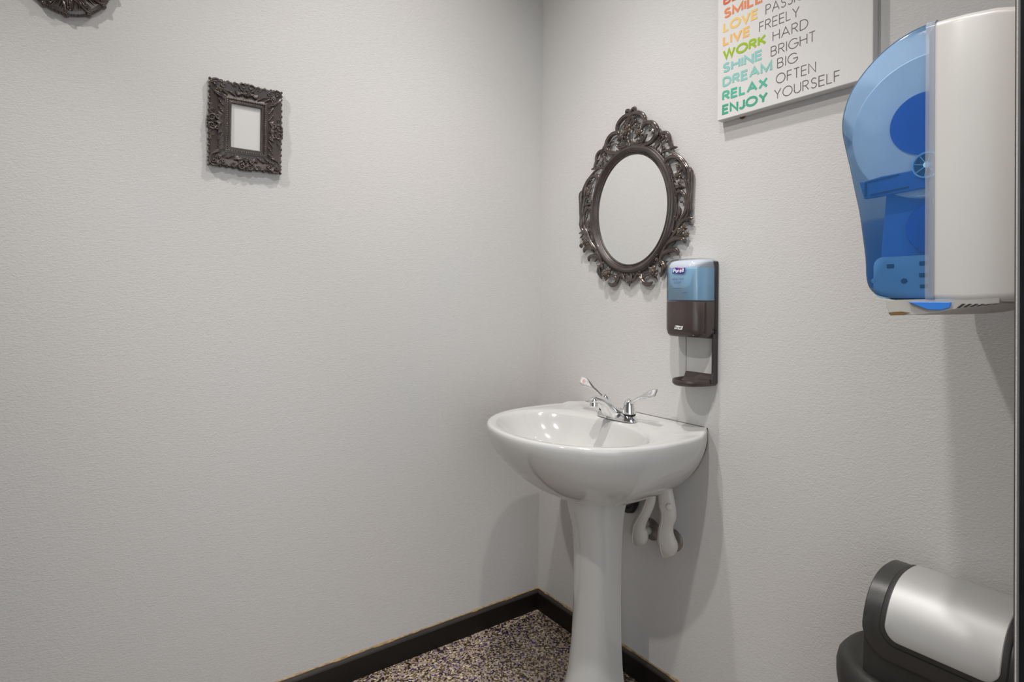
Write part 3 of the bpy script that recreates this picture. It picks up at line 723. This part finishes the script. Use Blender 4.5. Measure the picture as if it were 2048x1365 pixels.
def ornament_side(o, L, inner, outer, T):
    """motif for one side centred at 0; T(u, v) maps (along the side, outwards) to the frame plane; L = half side"""
    def st(pts, rad, **k): o.stroke([T(*p) for p in pts], rad, **k)
    d = outer - inner; m = inner + d * .5
    for sg in (1, -1):
        sp = []; rd = []
        for i in range(15):      # the big paired volutes at the outer edge
            t = i / 14; a = pi * 1.5 - t * 2 * pi * 1.15; r = .0118 * (1 - t * .72)
            sp.append((sg * (.0105 + r * cos(a) * -1), outer - .006 + r * sin(a))); rd.append(.0026 - .0008 * t)
        st(sp, rd, w=.0185, ridge=False, n=1, seg=7)
        sp = []; rd = []
        for i in range(13):      # lower pair, curling towards the opening
            t = i / 12; a = pi * .5 + t * 2 * pi * 1.0; r = .0085 * (1 - t * .72)
            sp.append((sg * (.0125 - r * cos(a)), m - .001 + r * sin(a))); rd.append(.0024 - .0008 * t)
        st(sp, rd, w=.017, ridge=False, n=1, seg=7)
        for k in range(4):       # acanthus sweep
            st([(sg * .010, m - .001 * k), (sg * (.020 + .001 * k), m - .004 - .0024 * k), (sg * (.031 - .001 * k), m - .002 - .0020 * k)], [.0020, .0026, .0012], w=.0155, ridge=False)
        st([(sg * .022, outer - .006), (sg * .030, outer - .001), (sg * .038, outer - .007), (sg * .033, outer - .012)], [.0018, .003, .0028, .0014], w=.017)
        st([(sg * .028, outer - .011), (sg * .040, outer - .003), (sg * .050, outer - .004)], [.0015, .0028, .0018], w=.0165)
        st([(sg * .024, m + .006), (sg * (L * .6), m + .012)], [.0009, .0009], w=.0135, ridge=False)
        st([(sg * .034, inner + .006), (sg * .040, inner + .014), (sg * (L - .030), inner + .018)], [.0011, .0012, .0010], w=.013, ridge=False)
        for i_, (x, rr_) in enumerate(((.0045, .0046), (.0135, .0044), (.0235, .0032), (.0315, .0040), (.0405, .0030), (.049, .0042), (.0575, .0028), (.066, .0040), (.0755, .0028), (.084, .0036))):
            if x < L - .016:
                p = T(sg * x, outer + (.0016 if x < .015 else -.0012 + .0010 * (i_ % 2))); o.ball(p[0], p[1], .009, rr_ * 1.35, 1.5)
        for i_ in range(7):      # small foliage between the motifs
            x = .030 + .0065 * i_
            if x < L - .020:
                st([(sg * x, inner + .004 + .004 * (i_ % 3)), (sg * (x + .003), inner + .008 + .004 * (i_ % 3)), (sg * (x + .007), inner + .009 + .003 * (i_ % 3))], [.0010, .0020, .0008], w=.0150, ridge=False)
    for k in range(5):           # shell
        a = pi * 1.5 + (k - 2) * .38
        st([(0, m + .002), (.012 * cos(a), m + .002 + .013 * sin(a))], [.0012, .0021], w=.0165, ridge=False)
    p = T(0, m + .004); o.ball(p[0], p[1], .019, .0036)
o = Orn(fnL, (0, 1, 0)); fl = Orn(fnL, (0, 1, 0))
for T, L, i_, o_ in ((lambda u, v: (u, v), HW, OH + .017, HH), (lambda u, v: (u, -v), HW, OH + .017, HH), (lambda u, v: (v, u), HH, OW + .017, HW), (lambda u, v: (-v, u), HH, OW + .017, HW)):
    ornament_side(o, L, i_, o_, T)
for su in (1, -1):
    for sv in (1, -1):
        c = lambda p: (su * p[0], sv * p[1])
        K = lambda a, b: c((HW - a, HH - b))
        o.stroke([K(.003, .004), K(.0015, .014), K(.005, .026), K(.013, .036), K(.024, .043), K(.033, .046)], [.0030, .0032, .0028, .0026, .0036, .0012], w=.0165)
        o.stroke([K(.008, .030), K(.018, .036), K(.030, .040)], [.0012, .0024, .0010], w=.018, ridge=False)
        o.stroke([K(.004, .003), K(.014, -.001), K(.024, .002), K(.032, .008)], [.0030, .0034, .0026, .0012], w=.0165)
        o.stroke([K(.016, .006), K(.026, .004), K(.036, .009)], [.0014, .0024, .0010], w=.018, ridge=False)
        for (cu, cv_), d_ in (((.012, .012), 1), ((.034, .013), -1)):
            sp = [c((HW - cu + .0068 * (1 - t / 12 * .7) * cos(t * .55 * d_), HH - cv_ + .0068 * (1 - t / 12 * .7) * sin(t * .55 * d_))) for t in range(13)]
            o.stroke(sp, [.0018] * 13, w=.019, ridge=False, n=1)
        f_ = Orn(fnL, (0, 1, 0)); f_.flower(su * (HW - .023), sv * (HH - .025), .0070, .0165); f_.mb.build('carved_flower', 'bronze_highlight', rf, angle=60)
        arcp = [(su * (HW - .030 - .012 * cos(radians(a))), sv * (HH - .030 + .014 * sin(radians(a)) - .008)) for a in range(-60, 130, 25)]
        o.stroke(arcp, [.0009] * len(arcp), w=.0135, ridge=False)
        for k, (du, dv) in enumerate(((0, -.012), (0, -.022), (-.001, -.034), (-.012, 0), (-.022, 0))):
            o.ball(su * (HW + du + .001), sv * (HH + dv + .001), .010, .0034, 2.2)
        o.ball(su * (HW + .0005), sv * (HH + .0005), .010, .0038, 2.4)
o.mb.build('carved_scrollwork', 'bronze_mid', rf, angle=60)

# ================================================================== OVAL FRAME CUT BY THE TOP OF THE PICTURE
QX, QZ = -1.503, 2.026; QA, QB = .050, .070
fnQ = lambda u, v, w: (QX + u, -w, QZ + v)
qf = thing('picture_frame', (QX, -.01, QZ), 'ornate dark bronze frame with scalloped rounded edge, higher and farther left than the rectangular one', 'picture frame')
mb = MB(); oval(mb, [(-.001, .002), (-.001, .012), (.003, .0145), (.006, .012), (.012, .011), (.024, .013), (.036, .0165), (.042, .015), (.044, .009), (.044, .001)], QA, QB, fnQ, 72); mb.build('moulding', 'bronze', qf, angle=30)
mb = MB(); rings(mb, [[fnQ((QA + .004) * cos(2 * pi * i / 48), (QB + .004) * sin(2 * pi * i / 48), w) for i in range(48)] for w in (.003, .007)]); mb.build('blank_panel', 'blank', qf, smooth=False)
o = Orn(fnQ, (0, 1, 0))
NQ = 15
def eq(a, off):
    c, s = cos(a), sin(a); nx, ny = c / QA, s / QB; L = sqrt(nx * nx + ny * ny); return (QA * c + nx / L * off, QB * s + ny / L * off)
for k in range(NQ):
    a = 2 * pi * (k + .25) / NQ
    for j, (da, rr_) in enumerate(((-.17, .0052), (-.115, .0046), (-.06, .0050), (.0, .0078), (.06, .0056), (.115, .0046), (.165, .0054))):
        p = eq(a + da, .0410 + (.0022 if j == 3 else .0008 * (j % 2))); o.ball(p[0], p[1], .0085, rr_, 1.35)
    o.stroke([eq(a - .16, .010), eq(a - .05, .022), eq(a - .02, .036), eq(a + .03, .043)], [.0018, .003, .0036, .0026], w=.017)
    o.stroke([eq(a + .16, .008), eq(a + .12, .020), eq(a + .08, .032)], [.0014, .0024, .0016], w=.016, ridge=False)
    for q_ in range(6):
        o.stroke([eq(a - .17 + .06 * q_, .006), eq(a - .15 + .06 * q_, .018), eq(a - .17 + .062 * q_, .034)], [.0010, .0022, .0014], w=.0150, ridge=False)
    p = eq(a + .06, .030); sp = [(p[0] + .0055 * (1 - t / 10 * .7) * cos(t * .6 + a), p[1] + .0055 * (1 - t / 10 * .7) * sin(t * .6 + a)) for t in range(11)]
    o.stroke(sp, [.0016] * 11, w=.018, ridge=False, n=1)
o.mb.build('carved_scrollwork', 'bronze_mid', qf, angle=60)
mb = MB()
for i in range(60):
    p = eq(2 * pi * i / 60, .003); ball(mb, fnQ(p[0], p[1], .0150), .0014, (1, 1, 1), 6, 4)
mb.build('beading', 'bronze_highlight', qf)

# ================================================================== SOAP DISPENSER
SY = -.741; SHW = .067
soap = thing('soap_dispenser', (-.03, SY, 1.118), 'brown wall soap dispenser with a pale blue refill window and drip tray', 'soap dispenser')
def sx(y, k=1.): 
    t = min(1, abs(y - SY) / (SHW * k)); return -(.030 + .060 * k * max(0, 1 - t ** 3.2) ** (1 / 2.1))
def body_ring(z, k, top=1., x0=-.006):
    pts = []
    N = 36
    for i in range(N + 1):
        t = -1 + 2 * i / N; t = sin(t * pi / 2)
        y = SY + SHW * k * t; pts.append((x0 + (sx(y, k) - x0) * top, y, z))
    return [(x0, SY - SHW * k, z)] + pts + [(x0, SY + SHW * k, z)]
Z0, ZM, Z1 = 1.120, 1.2215, 1.345
mb = MB(); rings(mb, [body_ring(z, k, t) for z, k, t in ((Z0 + .004, .80, .62), (Z0, .88, .80), (Z0 + .001, .93, .90), (Z0 + .008, .97, .97), (Z0 + .022, .995, 1.), (Z0 + .06, 1, 1), (ZM - .001, 1, 1), (ZM, .99, .99))])
body = mb.build('body', 'brown', soap, angle=50)
# darker side panel line
mb = MB(); rings(mb, [[(sx(SY - SHW * tt) - .0006, SY - SHW * tt - .0004, z) for tt in (.952, .962, .972)] for z in (Z0 + .012, 1.15, 1.19, ZM - .002)], False, False, closed=False); mb.build('panel_joint', 'brown_dark', body, smooth=False)
# refill bottle and window
mb = MB(); rings(mb, [body_ring(z, k, t, -.012) for z, k, t in ((ZM + .002, .90, .9), (ZM + .004, .955, .965), (Z1 - .032, .955, .965), (Z1 - .0275, .95, .95))])
ref = mb.build('soap_refill', 'soap', soap, angle=50, label='pale blue liquid soap refill')
mb = MB(); rings(mb, [body_ring(z, k, t, -.012) for z, k, t in ((Z1 - .0272, .95, .95), (Z1 - .020, .94, .93), (Z1 - .010, .89, .86), (Z1 - .005, .80, .70))]); mb.build('bottle_shoulder', 'shoulder', ref, angle=50)
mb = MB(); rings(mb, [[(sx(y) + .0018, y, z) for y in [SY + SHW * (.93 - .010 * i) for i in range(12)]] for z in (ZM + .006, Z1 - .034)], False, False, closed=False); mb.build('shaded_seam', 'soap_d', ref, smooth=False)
mb = MB(); rings(mb, [body_ring(z, k, t) for z, k, t in ((ZM + .0005, .99, .99), (ZM + .003, 1, 1), (Z1 - .028, 1, 1), (Z1 - .018, .985, .985), (Z1 - .009, .95, .93), (Z1 - .003, .90, .84), (Z1, .82, .68))])
mb.build('clear_window', 'clear', soap, angle=50)
# back plate, arm, tray
mb = MB(); box(mb, (-.012, SY - SHW - .004, Z0 - .004), (-.0005, SY + SHW + .001, Z1 - .008)); bp = mb.build('back_plate', 'brown_dark', soap, bevel=.004)
mb = MB(); prism(mb, [(-.002, Z0 + .01), (-.022, Z0 + .01), (-.0225, 1.020), (-.030, 1.002), (-.030, .990), (-.002, .990)], lambda p: (p[0], SY - SHW - .0035, p[1]), lambda p: (p[0], SY - SHW + .0035, p[1])); mb.build('tray_arm', 'brown_dark', soap, bevel=.0015, smooth=False)
mb = MB(); box(mb, (-.0035, SY - SHW + .0035, 1.0), (-.0006, SY + .036, Z0)); mb.build('wall_guard', 'blank', soap, smooth=False, label='thin pale wall guard behind the drip tray')
mb = MB(); box(mb, (-.004, SY + .036, 1.0), (-.0006, SY + .0368, Z0)); mb.build('guard_edge', 'brown_dark', soap, smooth=False)
mb = MB(); trs = []
def tray(k, z, kd=1.):
    r = []
    for i in range(33):
        t = -pi / 2 + pi * i / 32; r.append((-.012 - (.092 * kd) * k * cos(t) ** .9 if cos(t) > 0 else -.012, SY - .012 + .055 * k * sin(t), z))
    return [(-.002, SY - .012 - .055 * k, z)] + r + [(-.002, SY - .012 + .055 * k, z)]
for k, z in ((.80, .982), (.93, .983), (.99, .988), (1.0, .995), (.985, .9985), (.955, .9975), (.92, .991), (.80, .987), (.5, .9855), (.2, .985)): trs.append(tray(k, z))
rings(mb, trs); mb.build('drip_tray', 'brown', soap, angle=50)
mb = MB(); prism(mb, [(-.002, .988), (-.034, .988), (-.014, .998), (-.008, 1.012), (-.002, 1.016)], lambda p: (p[0], SY - SHW + .003, p[1]), lambda p: (p[0], SY + .037, p[1])); mb.build('tray_riser', 'brown', soap, bevel=.002)
mb = MB(); ball(mb, (-.014, SY - SHW - .004, 1.142), .003); mb.build('latch_pin', 'gap', soap)
# print
def sf(off): return lambda u, v: (sx(u) - off, u, v)
yl = lambda px: 0
mb = MB(); A, B = -.7215, -.7665          # logo flag from left to right
def flag(mb, a, b, z0, z1, lean, off, wave):
    n = 14; rs = []
    for i in range(n + 1):
        t = i / n; w = wave * sin(t * 2 * pi)
        rs.append([sf(off)(a + (b - a) * t + (0 if j == 0 else (b - a) * lean), (z0, z1)[j] + w) for j in (0, 1)])
    for i in range(n): pass
    vs = [p for r in rs for p in r]; mb.add(vs, [(2 * i, 2 * i + 2, 2 * i + 3, 2 * i + 1) for i in range(n)])
flag(mb, -.7205, -.7620, 1.3005, 1.3165, .10, .0012, .0012); mb.build('logo_flag', 'purple', ref, smooth=False)
rd = lambda off, a: (lambda u, v: (sx(a - u) - off, a - u, v))
mb = MB(); word(mb, 'Purell', 0, 0, .0355, .0125, .20, (lambda f: (lambda u, v: f(u, 1.3028 + v)))(rd(.0020, -.7245)), gap=.14, slant=.15); mb.build('logo_word', 'white_print', ref, smooth=False)
mb = MB(); flag(mb, -.7400, -.7545, 1.3135, 1.3160, .1, .0017, .0004); mb.build('logo_accent', 'red_print', ref, smooth=False)
for txt, a, wd, z, cp, th in (('HEALTHY', -.7215, .0390, 1.2815, .0062, .12), ('SOAP', -.7275, .0235, 1.2715, .0062, .12)):
    mb = MB(); word(mb, txt, 0, 0, wd, cp, th, (lambda f, z: (lambda u, v: f(u, z + v)))(rd(.0016, a), z), gap=.3); mb.build('printed_word', 'blue_print', ref, smooth=False)
for a, b, z in ((-.7235, -.7540, 1.2580), (-.7560, -.7740, 1.2455)):
    mb = MB(); n = int((a - b) / .0016)
    for k in range(n):
        y0 = a - (a - b) * k / n; y1 = y0 - (a - b) / n * (.55 if k % 4 else .25)
        mb.add([(sx(y0) - .0016, y0, z), (sx(y1) - .0016, y1, z), (sx(y1) - .0016, y1, z + .0016), (sx(y0) - .0016, y0, z + .0016)], [(0, 1, 2, 3)])
    mb.build('fine_print', 'blue_print', ref, smooth=False)
mb = MB(); flag(mb, -.7290, -.7560, 1.1420, 1.1520, .12, .0006, .0007); mb.build('logo_flag', 'white_print', body, smooth=False)
mb = MB(); word(mb, 'Purell', 0, 0, .0215, .0072, .17, (lambda f: (lambda u, v: f(u, 1.1437 + v)))(rd(.0010, -.7320)), gap=.14, slant=.12); mb.build('logo_word', 'brown', body, smooth=False)

# ================================================================== PAPER TOWEL DISPENSER
TX0, TX1 = -.420, -.092; YSE = -1.455; YB = YF + .0005
towel = thing('paper_towel_dispenser', (-.256, YB, 1.2235), 'large paper towel dispenser with a translucent blue cover and off-white housing', 'paper towel dispenser')
prof = [(-1.4535, 1.6446), (-1.4346, 1.642), (-1.4084, 1.6332), (-1.3808, 1.6161), (-1.3557, 1.5909), (-1.3407, 1.5675), (-1.3313, 1.5379), (-1.3297, 1.5098), (-1.3336, 1.4846), (-1.3413, 1.4469), (-1.3493, 1.4054), (-1.3567, 1.3692), (-1.3624, 1.3289), (-1.3673, 1.2894), (-1.3692, 1.258), (-1.3755, 1.2405), (-1.3896, 1.23), (-1.42, 1.2253), (-1.455, 1.2236)]
pc = [(p.x, p.y) for p in catmull([(a, b, 0) for a, b in prof], 4)]
CN = (-1.455, 1.43)
def sidering(x, d):
    r = []
    for y, z in pc:
        vy, vz = y - CN[0], z - CN[1]; L = sqrt(vy * vy + vz * vz); k = 1 - d / L
        yy = CN[0] + vy * k; r.append((x, min(yy, 0) if y > YSE else YSE, CN[1] + vz * k))
    return r
mb = MB(); rs = []
e = .014
seq = [(TX0, .060), (TX0, e), (TX0 + .0015, e * .55), (TX0 + .005, e * .2), (TX0 + e, 0), (TX1 - e, 0), (TX1 - .005, e * .2), (TX1 - .0015, e * .55), (TX1, e), (TX1, .060)]
rs = [sidering(x, d) for x, d in seq]
rings(mb, rs, False, False, closed=False)
for x in (TX0, TX1):                       # flat side faces
    r = sidering(x, .060); mb.add(r, [tuple(range(len(r)))])
mb.build('blue_cover', 'blue', towel, angle=50, label='translucent blue curved cover')
# clear flange between cover and housing
def hring(y, d, zt, zbm):
    return [(px, y, pz) for px, pz in rrect(TX0 + d, zbm + d, TX1 - d, zt - d, .012, 5)]
mb = MB(); rings(mb, [hring(YSE + .002, -.0005, 1.6455, 1.2230), hring(YSE - .0095, -.0008, 1.6445, 1.2225)], False, False)
mb.build('cover_flange', 'lip', towel, angle=50)
mb = MB(); rings(mb, [hring(YSE - .0005, .006, 1.6425, 1.2235), hring(YSE - .008, .0012, 1.6425, 1.2235), hring(YSE - .0105, 0, 1.6422, 1.2235), hring(-1.50, -.0005, 1.6392, 1.2235), hring(-1.535, 0, 1.6345, 1.2245), hring(YB, .001, 1.626, 1.2255)], False, True)
mb.build('housing', 'white_plastic', towel, angle=50, label='off-white plastic back housing')
XI = TX0 + .016
mb = MB(); lathe(mb, [(.041, .0), (.108, .0), (.110, .002), (.110, .288), (.108, .290), (.041, .290), (.041, .0)], (XI, -1.4525, 1.4925), (1, 0, 0), (0, 0, 1), 48, False, False); mb.build('paper_roll', 'paper', towel, angle=40)
mb = MB(); lathe(mb, [(.047, -.003), (.047, .004), (.030, .008), (.008, .008), (.008, .290), (.03, .292), (.047, .292)], (XI - .001, -1.4475, 1.496), (1, 0, 0), (0, 0, 1), 40); mb.build('roll_hub', 'blue_deep', towel, label='deep blue hub of the roll')
def slab(mb, pts, x0, x1): return prism(mb, pts, lambda p: (x0, p[0], p[1]), lambda p: (x1, p[0], p[1]))
mb = MB(); slab(mb, [(-1.3585, 1.4190), (-1.3655, 1.3905), (-1.3760, 1.3905), (-1.4540, 1.3960), (-1.4540, 1.4260), (-1.3900, 1.4230), (-1.3650, 1.4185)], XI - .010, XI - .002)
arm = mb.build('lever_arm', 'blue_mid', towel, bevel=.0015, smooth=False)
mb = MB(); slab(mb, [(-1.372, 1.4175), (-1.372, 1.4160), (-1.416, 1.4205), (-1.416, 1.4222)], XI - .0125, XI - .009); slab(mb, [(-1.376, 1.3945), (-1.376, 1.3962), (-1.430, 1.4010), (-1.430, 1.3993)], XI - .0125, XI - .009); box(mb, (XI - .0125, -1.3700, 1.394), (XI - .009, -1.3675, 1.417)); mb.build('arm_rib', 'slot', arm, smooth=False)
mb = MB(); cy, cz = -1.4545, 1.4290
for k in range(8):
    a = 2 * pi * k / 8 + .2; tube(mb, [(XI - .013, cy, cz), (XI - .013, cy + .018 * cos(a), cz + .018 * sin(a))], .0009, seg=6, smooth=False)
rs = [[(XI - .0155 + dx, cy + r * cos(2 * pi * k / 36), cz + r * sin(2 * pi * k / 36)) for k in range(36)] for dx, r in ((0, .0175), (0, .0197), (.006, .0197), (.006, .0175), (0, .0175))]
rings(mb, rs, False, False); lathe(mb, [(.0045, -.016), (.0045, -.009)], (XI, cy, cz), (1, 0, 0), (0, 0, 1), 16); mb.build('gear_wheel', 'blue_in', towel, angle=40)
mb = MB(); lathe(mb, [(.0175, 0), (.0175, .002)], (XI - .0105, cy, cz), (1, 0, 0), (0, 0, 1), 30); mb.build('gear_recess', 'slot', towel)
mb = MB(); lathe(mb, [(.039, 0), (.041, .003), (.041, .28)], (XI + .004, -1.4600, 1.337), (1, 0, 0), (0, 0, 1), 40); mb.build('feed_roller', 'blue_deep', towel)
mb = MB(); slab(mb, [(-1.386, 1.405), (-1.379, 1.3), (-1.379, 1.232), (-1.5, 1.232), (-1.5, 1.405)], XI + .020, TX1 - .02); mb.build('mechanism', 'blue_mid', towel, smooth=False, bevel=.003)
mb = MB(); slab(mb, [(p[0], p[1]) for p in rrect(-1.470, 1.229, -1.3800, 1.2945, .014, 5)], XI - .010, XI + .018); pan = mb.build('side_panel', 'blue_in', towel, angle=40, bevel=.002)
for y, z, h in ((-1.4050, 1.2790, .0042), (-1.4490, 1.2815, .0042), (-1.4490, 1.2638, .0042), (-1.4500, 1.2470, .0036)):
    q = rrect(y - .0050, z - h * .8, y + .0050, z + h * .8, .0012, 3); slab(MB(), q, XI - .0112, XI - .0095).build('slot', 'slot', pan, smooth=False)
mb = MB(); lathe(mb, [(.0042, 0), (.0042, .0015)], (XI - .0115, -1.4240, 1.2555), (1, 0, 0), (0, 0, 1), 16); mb.build('screw_hole', 'slot', pan)
mb = MB(); ball(mb, (XI - .008, -1.3805, 1.2570), .0042); mb.build('stud', 'blue_in', pan)
# chute below, with its blue latch and ribbed vent
ch = [(-1.3996, 1.2260), (-1.4010, 1.2147), (-1.4067, 1.2018), (-1.4404, 1.2036), (-1.466, 1.2072), (-1.4843, 1.2122), (-1.5049, 1.2165), (-1.540, 1.2225), (-1.540, 1.2300)]
mb = MB(); slab(mb, ch, TX0 + .002, TX1 - .012); chu = mb.build('tear_chute', 'grey_white', towel, bevel=.001, smooth=False, label='pale worn chute with a brown stain')
mb = MB(); slab(mb, [(-1.4035, 1.2062), (-1.4067, 1.2020), (-1.4250, 1.2030), (-1.4330, 1.2070), (-1.4220, 1.2085), (-1.4100, 1.2075)], TX0 + .0012, TX0 + .0022); mb.build('stain_mark', 'stain', chu, smooth=False)
mb = MB(); slab(mb, [(-1.432, 1.2235), (-1.447, 1.2165), (-1.458, 1.2120), (-1.474, 1.2115), (-1.484, 1.2150), (-1.486, 1.2235)], TX0 - .004, TX0 + .0025); mb.build('latch', 'blue_mid', chu, smooth=False, bevel=.001)
mb = MB()
for k in range(7):
    y = -1.492 - .0075 * k; slab(mb, [(y, 1.2150 + .0010 * k), (y - .0036, 1.2152 + .0010 * k), (y - .0100, 1.2212), (y - .0066, 1.2212)], TX0 + .0005, TX0 + .0022)
mb.build('vent_slots', 'black2', chu, smooth=False)

# ================================================================== SWING-LID BIN
BX0, BX1, BY0, BY1 = -.228, -.006, -1.532, -1.286
bxc = (BX0 + BX1) / 2; bhx = (BX1 - BX0) / 2; BZ, BH = .558, .132
trash = thing('trash_can', (bxc, (BY0 + BY1) / 2, 0), 'black trash can with a domed brushed steel swing flap standing by the wall', 'trash can')
def arch(t, off=0.):
    """t from 0 (front, low) to 1 (back, low)"""
    a = pi * (1 - t); c, s = cos(a), sin(a)
    ex = .82
    x = (bhx + off) * (abs(c) ** ex) * (1 if c > 0 else -1); z = (BH + off) * (abs(s) ** ex)
    return (bxc + x, BZ + z)
NA = 40
def archring(y, off, drop=0.):
    r = [(bxc - bhx - off, y, BZ - .06)] + [(arch(i / NA, off)[0], y, arch(i / NA, off)[1]) for i in range(NA + 1)] + [(bxc + bhx + off, y, BZ - .06)]
    return r
mb = MB(); rings(mb, [archring(y, off) for y, off in ((BY0, -.014), (BY0 + .001, -.006), (BY0 + .004, -.0015), (BY0 + .010, 0), (BY1 - .010, 0), (BY1 - .004, -.0015), (BY1 - .001, -.006), (BY1, -.014))])
mb.build('hood', 'black2', trash, angle=50)
def patch(mb, y0, y1, t0, t1, r, off, thick, K=8, ry=None):
    """rounded-rectangle patch wrapped over the arch between t0 and t1 and y0 and y1"""
    W = y1 - y0; H = (t1 - t0) * .42
    q = rrect(-W / 2, -H / 2, W / 2, H / 2, r, 8); sub = []
    for i in range(len(q)):
        a, b = q[i], q[(i + 1) % len(q)]; n = max(1, int(sqrt((a[0] - b[0]) ** 2 + (a[1] - b[1]) ** 2) / .008))
        for j in range(n): sub.append((a[0] + (b[0] - a[0]) * j / n, a[1] + (b[1] - a[1]) * j / n))
    def m(p, o):
        t = t0 + (p[1] + H / 2) / .42; x, z = arch(t, o); return (x, (y0 + y1) / 2 + p[0], z)
    rs = [[m(p, off) for p in sub]]
    rs.append([m(p, off + thick * .7) for p in sub]); rs.append([m((p[0] * .985, p[1] * .985), off + thick) for p in sub])
    for k in range(K - 1, 0, -1): rs.append([m((p[0] * k / K, p[1] * k / K), off + thick) for p in sub])
    rs.append([m((p[0] * .02, p[1] * .02), off + thick) for p in sub])
    rings(mb, rs, False, True)
FY0, FY1 = -1.503, -1.320
mb = MB(); patch(mb, BY0 + .003, BY1 - .001, .002, .98, .042, -.001, .0055); mb.build('rim_band', 'black', trash)
mb = MB(); patch(mb, FY0 - .002, FY1 + .004, .052, .83, .030, .003, .0020); mb.build('opening_gap', 'gap', trash)
mb = MB(); patch(mb, FY0 - .000, FY1 + .0025, .056, .825, .029, .0036, .0026); fb = mb.build('flap_bezel', 'black2', trash)
mb = MB(); patch(mb, FY0 + .008, FY1 - .006, .074, .80, .024, .0040, .0036); mb.build('swing_flap', 'steel', trash, angle=30, label='brushed steel curved flap')
# collar and body
def rr3(x0, y0, x1, y1, r, z): return [(a, b, z) for a, b in rrect(x0, y0, x1, y1, r, 8)]
mb = MB(); X0, X1, Y0, Y1 = BX0 - .036, -.003, BY0 - .026, BY1 + .074
rings(mb, [rr3(X0 + .014, Y0 + .014, X1, Y1 - .014, .11, .445), rr3(X0 + .003, Y0 + .003, X1, Y1 - .003, .122, .455), rr3(X0, Y0, X1, Y1, .125, .472), rr3(X0, Y0, X1, Y1, .125, .496), rr3(X0 + .003, Y0 + .003, X1 - .001, Y1 - .003, .122, .510), rr3(X0 + .010, Y0 + .010, X1 - .003, Y1 - .010, .118, .519), rr3(X0 + .020, Y0 + .018, X1 - .003, Y1 - .020, .11, .521), rr3(X0 + .027, Y0 + .022, X1 - .004, Y1 - .032, .10, .516), rr3(BX0 + .004, BY0 + .002, BX1, BY1 - .002, .03, .512)])
mb.build('collar', 'black2', trash, angle=50)
mb = MB(); rings(mb, [rr3(X0 + .045, Y0 + .045, X1 - .012, Y1 - .045, .04, 0), rr3(X0 + .045, Y0 + .045, X1 - .012, Y1 - .045, .04, .008), rr3(X0 + .016, Y0 + .016, X1 - .003, Y1 - .016, .075, .450)]); mb.build('bin_body', 'black', trash, angle=50)

# ================================================================== LIGHT
def lamp(name, loc, aim, w, r, size, col=(1, .965, .935)):
    l = bpy.data.lights.new(name, 'SPOT'); l.energy = w; l.shadow_soft_size = r; l.color = col
    l.spot_size = radians(size); l.spot_blend = 1.
    o = bpy.data.objects.new(name, l); o.location = loc; COL.objects.link(o)
    o.rotation_euler = (Vector(aim) - Vector(loc)).to_track_quat('-Z', 'Y').to_euler(); return o
# three ceiling fixtures; narrow, low and right heads are fills added to even out walls
LA, LB, LC = (-.64, -.66, 3.0), (-2.20, -.78, 3.0), (-1.02, -1.27, 2.85)
for nm, loc, aim, w, size in (('near_sink', LA, (-.7, -.6, 0), 58, 120), ('near_sink_fill', LA, (-.3, -.5, 0), 40, 70),
                              ('far', LB, (0, -.3, 1.0), 58, 90), ('far_low_fill', LB, (-1.4, 0, .1), 84, 48), ('far_right_fill', LB, (0, -.8, .6), 22, 70),
                              ('middle', LC, (-.6, -.1, .1), 46, 90), ('middle_right_fill', LC, (-.12, -1.05, .35), 42, 55)):
    lamp('ceiling_lamp_' + nm, loc, aim, w, .03, size)
l = bpy.data.lights.new('hall_light', 'AREA'); l.shape = 'RECTANGLE'; l.size = 1.2; l.size_y = 1.4; l.energy = 9; l.color = (.90, .95, 1)
o = bpy.data.objects.new('hall_light', l); o.location = (-1.5, -3.0, 1.3); COL.objects.link(o)
o.rotation_euler = (Vector((-1.0, 0, .7)) - o.location).to_track_quat('-Z', 'Y').to_euler()
w = bpy.data.worlds.new('World'); SC.world = w; w.use_nodes = True
bg = w.node_tree.nodes['Background']; bg.inputs[0].default_value = (.92, .96, 1, 1); bg.inputs[1].default_value = 1.2

# ================================================================== CAMERA
cam = bpy.data.cameras.new('camera'); co = bpy.data.objects.new('camera', cam); COL.objects.link(co)
cam.sensor_width = 36; cam.lens = 1143 / 2048 * 36; cam.clip_start = .02
cam.shift_y = -(682.5 - 592) / 2048
yaw, pitch, roll = radians(35.5), .0078, .0098
Fv = Vector((sin(yaw) * cos(pitch), cos(yaw) * cos(pitch), sin(pitch))); Rv = Vector((cos(yaw), -sin(yaw), 0)); Uv = Rv.cross(Fv)
R2 = Rv * cos(roll) + Uv * sin(roll); U2 = Uv * cos(roll) - Rv * sin(roll)
co.matrix_world = Matrix(((R2.x, U2.x, -Fv.x, -1.418), (R2.y, U2.y, -Fv.y, -1.79), (R2.z, U2.z, -Fv.z, 1.22), (0, 0, 0, 1)))
SC.camera = co
SC.cycles.transparent_max_bounces = 16
vs = SC.view_settings; vs.view_transform = 'Standard'; vs.look = 'None'; vs.gamma = 1; vs.use_curve_mapping = False; vs.exposure = -0.08
